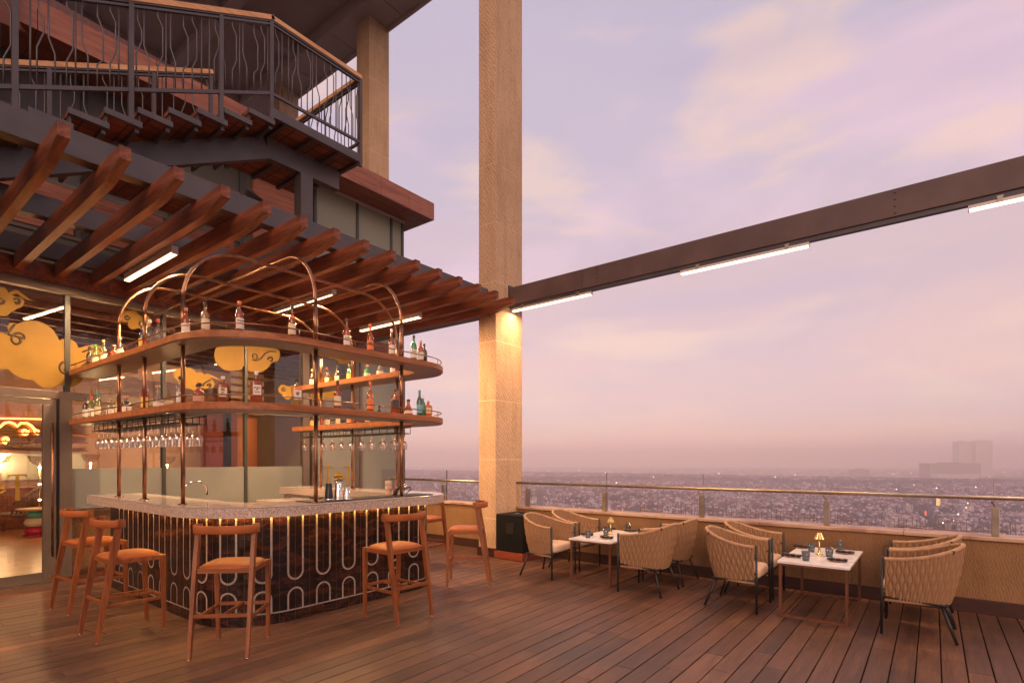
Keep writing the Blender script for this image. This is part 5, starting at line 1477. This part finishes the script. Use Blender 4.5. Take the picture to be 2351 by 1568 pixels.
where = ['toward the left of the view', 'in the middle of the view', 'toward the right of the view']
for n_, (d, k, X, Y_) in enumerate(near300):
    pi = rr.randrange(16); mb, w_, dp, h, ci = protos[pi]
    if pi not in pmesh:
        o = mb.build('house', hmats, fix=False); pmesh[pi] = o.data; bpy.data.objects.remove(o)
    o = bpy.data.objects.new('house', pmesh[pi]); COL.objects.link(o)
    o.location = (X, Y_, GZ); o.rotation_euler = (0, 0, ang + rr.choice([0, 0, PI / 2, .1, -.1]) + rr.uniform(-.06, .06) + PI * 1.5)
    px_ = 1175.5 + 1245 * k
    pan = 'left of the column' if px_ < 1150 else '%s glass panel' % ORD[sum(px_ > q_ for q_ in (1393, 1614.6, 1898.7, 2280.9))]
    sub = ['left', 'middle', 'right'][int(px_ / 75) % 3] + ' part'
    tier = ORD[min(4, int((d - 600) / 90))]
    tk = rr.choice([None, 0, 0, 0, 1])
    tag(o, f"{names[ci]} {ORD[int(h / 3.1) - 1]}-storey-high house{'' if tk is None else ' with white tank' if tk == 0 else ' with black tank'}, {tier} row up, {pan}, {sub}".replace('first-storey-high', 'single-storey').replace('second-storey-high', 'two-storey').replace('third-storey-high', 'three-storey').replace('fourth-storey-high', 'four-storey'), 'house', 'nearest houses of the city')
    if tk is not None:
        t = bpy.data.objects.new('water_tank', tank_me[tk]); COL.objects.link(t); t.parent = o; t.location = (rr.uniform(-w_ * .3, w_ * .2), -dp * .25, h + .08)
mb = MB()
def roofs(mb, d, X, Y_, cell):
    w_, dp = rr.uniform(.62, .95) * cell, rr.uniform(.62, .95) * cell; h = rr.choice([4, 6.4, 6.4, 9.5, 9.5, 12.6, 15.5 if rr.random() < .25 else 8])
    a = ang + rr.uniform(-.1, .1)
    mb.cm = rr.choice([0, 3, 1, 2, 3, 4, 5, 5, 3, 2, 1] + ([6] if rr.random() < .3 else []))
    mb.box((X, Y_, GZ + h / 2), (w_, dp, h), a)
    mb.cm = rr.choice([0, 4, 2, 1, 9]); mb.box((X + rr.uniform(-2, 2), Y_ + rr.uniform(-2, 2), GZ + h + 1.2), (rr.uniform(1.5, 4), rr.uniform(1.5, 4), 2.38), a)
    if d < 1300 and rr.random() < .7:
        mb.cm = rr.choice([9, 9, 10]); q_ = rr.uniform(-3, 3); mb.box((X + q_, Y_ - q_, GZ + h + .9), (1.7, 1.5, 1.8), a); 
    if d < 1300:
        mb.cm = 7
        for f in range(int(h / 3.1)):
            for off in (-.25, .25):
                mb.box((X - math.cos(a) * (w_ / 2 + .02) + math.sin(a) * off * dp * -1, Y_ - math.sin(a) * (w_ / 2 + .02) + math.cos(a) * off * dp, GZ + f * 3.1 + 1.8), (.08, 1.6, 1.3), a)
for c in cand:
    if (c[2], c[3]) in nset: continue
    if rr.random() < .07: continue
    roofs(mb, *((c[0], c[2], c[3])), 12.5)
d = 1900
while d < 5600:
    k = -.24; st_ = 22 + (d - 1900) * .008
    while k < 1.06:
        if rr.random() < .62:
            dd = d + rr.uniform(-10, 10); v_ = city_pt(k + rr.uniform(-.003, .003), dd); roofs(mb, dd, v_.x, v_.y, st_ * .8)
        k += st_ / d
    d += st_
tag(mb.build('distant_rooftops', hmats, fix=False), 'endless flat rooftops of the city fading into the haze', 'city', kind='stuff')
# trees of the city: many small leaf clumps
tm_ = speck('city_foliage', [(.3, (.012, .020, .012)), (.7, (.035, .048, .026))], .5, .95)
mb = MB()
def clump(x, y, R_, h):
    for _ in range(7):
        cx, cy, cz = x + rr.uniform(-R_, R_), y + rr.uniform(-R_, R_), GZ + h * rr.uniform(.45, 1); s_ = R_ * rr.uniform(.35, .7)
        v_ = [(cx + s_ * a * rr.uniform(.7, 1.2), cy + s_ * b_ * rr.uniform(.7, 1.2), cz + s_ * c * .8 * rr.uniform(.7, 1.2)) for a, b_, c in ((1, 0, 0), (0, 1, 0), (-1, 0, 0), (0, -1, 0), (.1, .1, 1), (0, 0, -1), (.7, .7, .5), (-.7, .6, .4))]
        mb.add(v_, [(0, 6, 4), (6, 1, 4), (1, 7, 4), (7, 2, 4), (2, 3, 4), (3, 0, 4), (0, 1, 5), (1, 2, 5), (2, 3, 5), (3, 0, 5), (0, 1, 6), (1, 2, 7)])
for _ in range(900):
    d = rr.choice([rr.uniform(600, 1900), rr.uniform(1900, 2600)]); v_ = city_pt(rr.uniform(-.24, 1.05), d); clump(v_.x, v_.y, rr.uniform(3, 6.5), rr.uniform(8, 15))
for _ in range(900):
    k = rr.uniform(-.24, 1.05); d = 2150 + 260 * math.sin(k * 7) + rr.gauss(0, 90); v_ = city_pt(k, d); clump(v_.x, v_.y, rr.uniform(7, 16), rr.uniform(10, 20))
for _ in range(70):
    d0, k0_ = rr.uniform(800, 1900), rr.uniform(-.22, 1.0)
    for _ in range(rr.randrange(6, 16)):
        v_ = city_pt(k0_ + rr.gauss(0, .011), d0 + rr.gauss(0, 14)); clump(v_.x, v_.y, rr.uniform(4, 7.5), rr.uniform(9, 16))
for i in range(130):
    d = 620 + i * 9; r_ = .79 * 640 + (d - 640) * .66 - 3 + rr.uniform(-4, 4); v_ = F0 * d + R0 * r_; clump(v_.x, v_.y, rr.uniform(3, 5), rr.uniform(7, 11))
tag(mb.build('city_trees', tm_, fix=False), 'dark belts of trees among the far rooftops', 'trees', kind='stuff')
a = F0 * 560 + R0 * (.79 * 640 - 80 * .66); b_ = F0 * 2100 + R0 * (.79 * 640 + 1460 * .66); dvv = (b_ - a).normalized(); nv = Vector((-dvv.y, dvv.x, 0)) * 14
tag(MB().add([tuple(a + nv + Vector((0, 0, GZ + .1))), tuple(b_ + nv + Vector((0, 0, GZ + .1))), tuple(b_ - nv + Vector((0, 0, GZ + .1))), tuple(a - nv + Vector((0, 0, GZ + .1)))], [(0, 1, 2, 3)]).build('road', flat('asphalt', (.05, .048, .052), .8)), kind='structure')
# larger buildings
K = lambda x: (x - 1175.5) / 1245
def block(k0, k1, d, z1, label, mat=0, stripe=True, dep=40):
    c = city_pt((k0 + k1) / 2, d); w_ = (k1 - k0) * d; rz = math.atan2(R0.y, R0.x); h = z1 - GZ
    ro = empty('high_rise' if h > 60 else 'office_block', (c.x, c.y, GZ), rz, label, 'building')
    MB().box((0, 0, h / 2), (w_, dep, h)).build('wall', hm[mat], ro)
    n = max(3, int(h / 3.6)); mb = MB()
    for i in range(n): mb.box((0, -dep / 2 - .2, (i + .5) * h / n), (w_ * .96, .3, h / n * .30))
    mb.build('window_band', win, ro); MB().box((0, 0, h + 1.5), (w_ * .4, dep * .5, 3)).build('plant_room', hm[3], ro)
block(K(2194), K(2222), 2700, 93, 'left slab of the hazy twin high-rise on the horizon', 4)
block(K(2233), K(2271), 2700, 97, 'right, wider slab of the hazy twin high-rise on the horizon', 4)
block(K(2123), K(2238), 2200, -11, 'wide dark hall in front of the twin high-rises', 1, dep=60)
block(K(2146), K(2238), 2100, -52, 'long pale striped building at the foot of the dark hall', 4)
block(K(1516), K(1558), 1950, -55, 'pale five-storey block standing above the rooftops left of centre', 1)
block(K(1954), K(1990), 2500, -42, 'pale square block near the horizon above the tree belt', 1)
block(K(2122), K(2132), 820, -66, 'narrow tall building beside the avenue with a red sign', 3, dep=14)
# bamboo pole screen on the lower terrace, just below the balustrade
bo = empty('pole_screen', (0, 0, -9), 0, 'row of thin bamboo poles tied with rope below the glass balustrade', 'fence')
bam = flat('weathered_bamboo', (.26, .17, .13), .8)
rope_pts = []
for i in range(86):
    x = 1470 + i * 10.4 + rr.uniform(-2, 2); d = 46 + rr.uniform(-.5, .5); p = city_pt(K(x), d)
    zt = CH - (glass_bottom(x) - rr.uniform(22, 36) - 1056) * d / 1245
    MB().tube([(p.x, p.y, zt - 4 + 9), (p.x + rr.uniform(-.12, .12), p.y + rr.uniform(-.12, .12), zt + 9)], .028, 5).build('pole', bam, bo)
    rope_pts.append((p.x, p.y, CH - (glass_bottom(x) - 11 + 5 * math.sin(i * .12) - 1056) * d / 1245 + 9))
MB().tube(rope_pts, .035, 5).build('rope', flat('tan_rope', (.36, .22, .13), .9), bo)
# lights
lamp_y = flat('street_glow', (1, .8, .5), .5, emit=(1, .62, .26), es=7); lamp_w = flat('white_glow', (1, 1, 1), .5, emit=(1, .82, .66), es=8)
lpos = [(2306, 1084, 1), (2245, 1100, 1), (2180, 1103, 1), (1990, 1079, 1), (2050, 1088, 1), (2092, 1086, 1), (2130, 1093, 1), (2196, 1097, 1), (2272, 1095, 1), (2098, 1113, 1), (1865, 1103, 1), (2330, 1075, 1), (1415, 1108, 0), (1390, 1085, 0),
        (1330, 1079, 0), (1260, 1082, 0), (965, 1074, 0), (990, 1077, 0), (1012, 1072, 0), (1040, 1068, 1), (1060, 1071, 0), (1650, 1087, 0), (1720, 1098, 0), (1578, 1118, 0), (1500, 1095, 0), (2212, 1140, 0), (2222, 1155, 1), (2218, 1165, 1), (2200, 1180, 0), (2190, 1195, 1), (2165, 1200, 1),
        (2058, 1123, 0), (2075, 1108, 0), (1780, 1094, 0), (1826, 1090, 0), (1950, 1085, 0), (2150, 1120, 0), (2240, 1118, 0), (2290, 1110, 1), (2170, 1145, 1), (2018, 1214, 1)]
sl_ = [None, None]
for i, (x, y, c) in enumerate(lpos):
    d = 1245 * (CH - GZ - 14) / (y - 1056); p = city_pt(K(x), d); r_ = max(.8, d * .0009)
    ro = empty('street_lamp', (p.x, p.y, GZ), 0, f'{"warm yellow" if c else "pale white"} street lamp {"above" if y < 1086 else "near" if y < 1100 else "well below"} the glass edge, {"left of the column" if x < 1150 else ORD[sum(x > q_ for q_ in (1393, 1614.6, 1898.7, 2280.9))] + " glass panel, " + ("left" if (x // 60) % 2 else "right") + " part"}', 'street lamp', 'city lights')
    MB().tube([(0, 0, 0), (0, 0, 13.5)], .2, 6).build('pole', M['steel'], ro)
    MB().lathe([(0, -r_), (r_ * .8, -r_ * .6), (r_, 0), (r_ * .8, r_ * .6), (0, r_)], (0, 0, 14), 8, capb=False).build('lantern', lamp_y if c else lamp_w, ro)
p = city_pt(K(2155.5), 960); rz = math.atan2(R0.y, R0.x)
sg = empty('lit_tower_sign', (p.x, p.y, GZ), rz, 'tall narrow building with a bright yellow vertical sign beside the avenue', 'sign')
MB().box((0, 4, 12), (10, 8, 24)).build('tower', hm[3], sg)
mb = MB(); yl = flat('yellow_sign', (1, .6, .1), .5, emit=(1, .55, .14), es=3.5)
mb.box((-3.4, -.3, 14), (1.0, .4, 21))
for i in range(6):
    z = 5 + i * 3.2; mb.box((.5, -.3, z), (4.0, .4, .5)).box((.5, -.3, z + 1.6), (3.4, .4, .5)).box((-1.3 + (i % 2) * .3, -.3, z + .8), (.6, .4, 2.0))
mb.build('glowing_bars', yl, sg)
p = city_pt(K(2125), 800); sg = empty('red_sign', (p.x, p.y, GZ + 8), rz, 'small red lit signboard beside the avenue', 'sign')
MB().box((0, 0, 4), (2.4, .5, 9)).build('board', flat('red_glow', (1, .1, .05), .5, emit=(1, .14, .06), es=1.5), sg)

# ================================================================ haze
mh = bpy.data.materials.new('haze'); mh.use_nodes = True; nt = mh.node_tree; nt.nodes.clear()
pv = N(nt, 'ShaderNodeVolumePrincipled'); pv.inputs['Color'].default_value = (1, .87, .91, 1); pv.inputs['Density'].default_value = .00046; pv.inputs['Anisotropy'].default_value = -.3
oo = N(nt, 'ShaderNodeOutputMaterial'); nt.links.new(pv.outputs[0], oo.inputs['Volume'])
hz = MB().b2(-7400, 7400, -7400, 7400, GZ - 1.5, 112).build('haze', mh); tag(hz, 'thin dusk haze over the city', 'haze', kind='stuff')
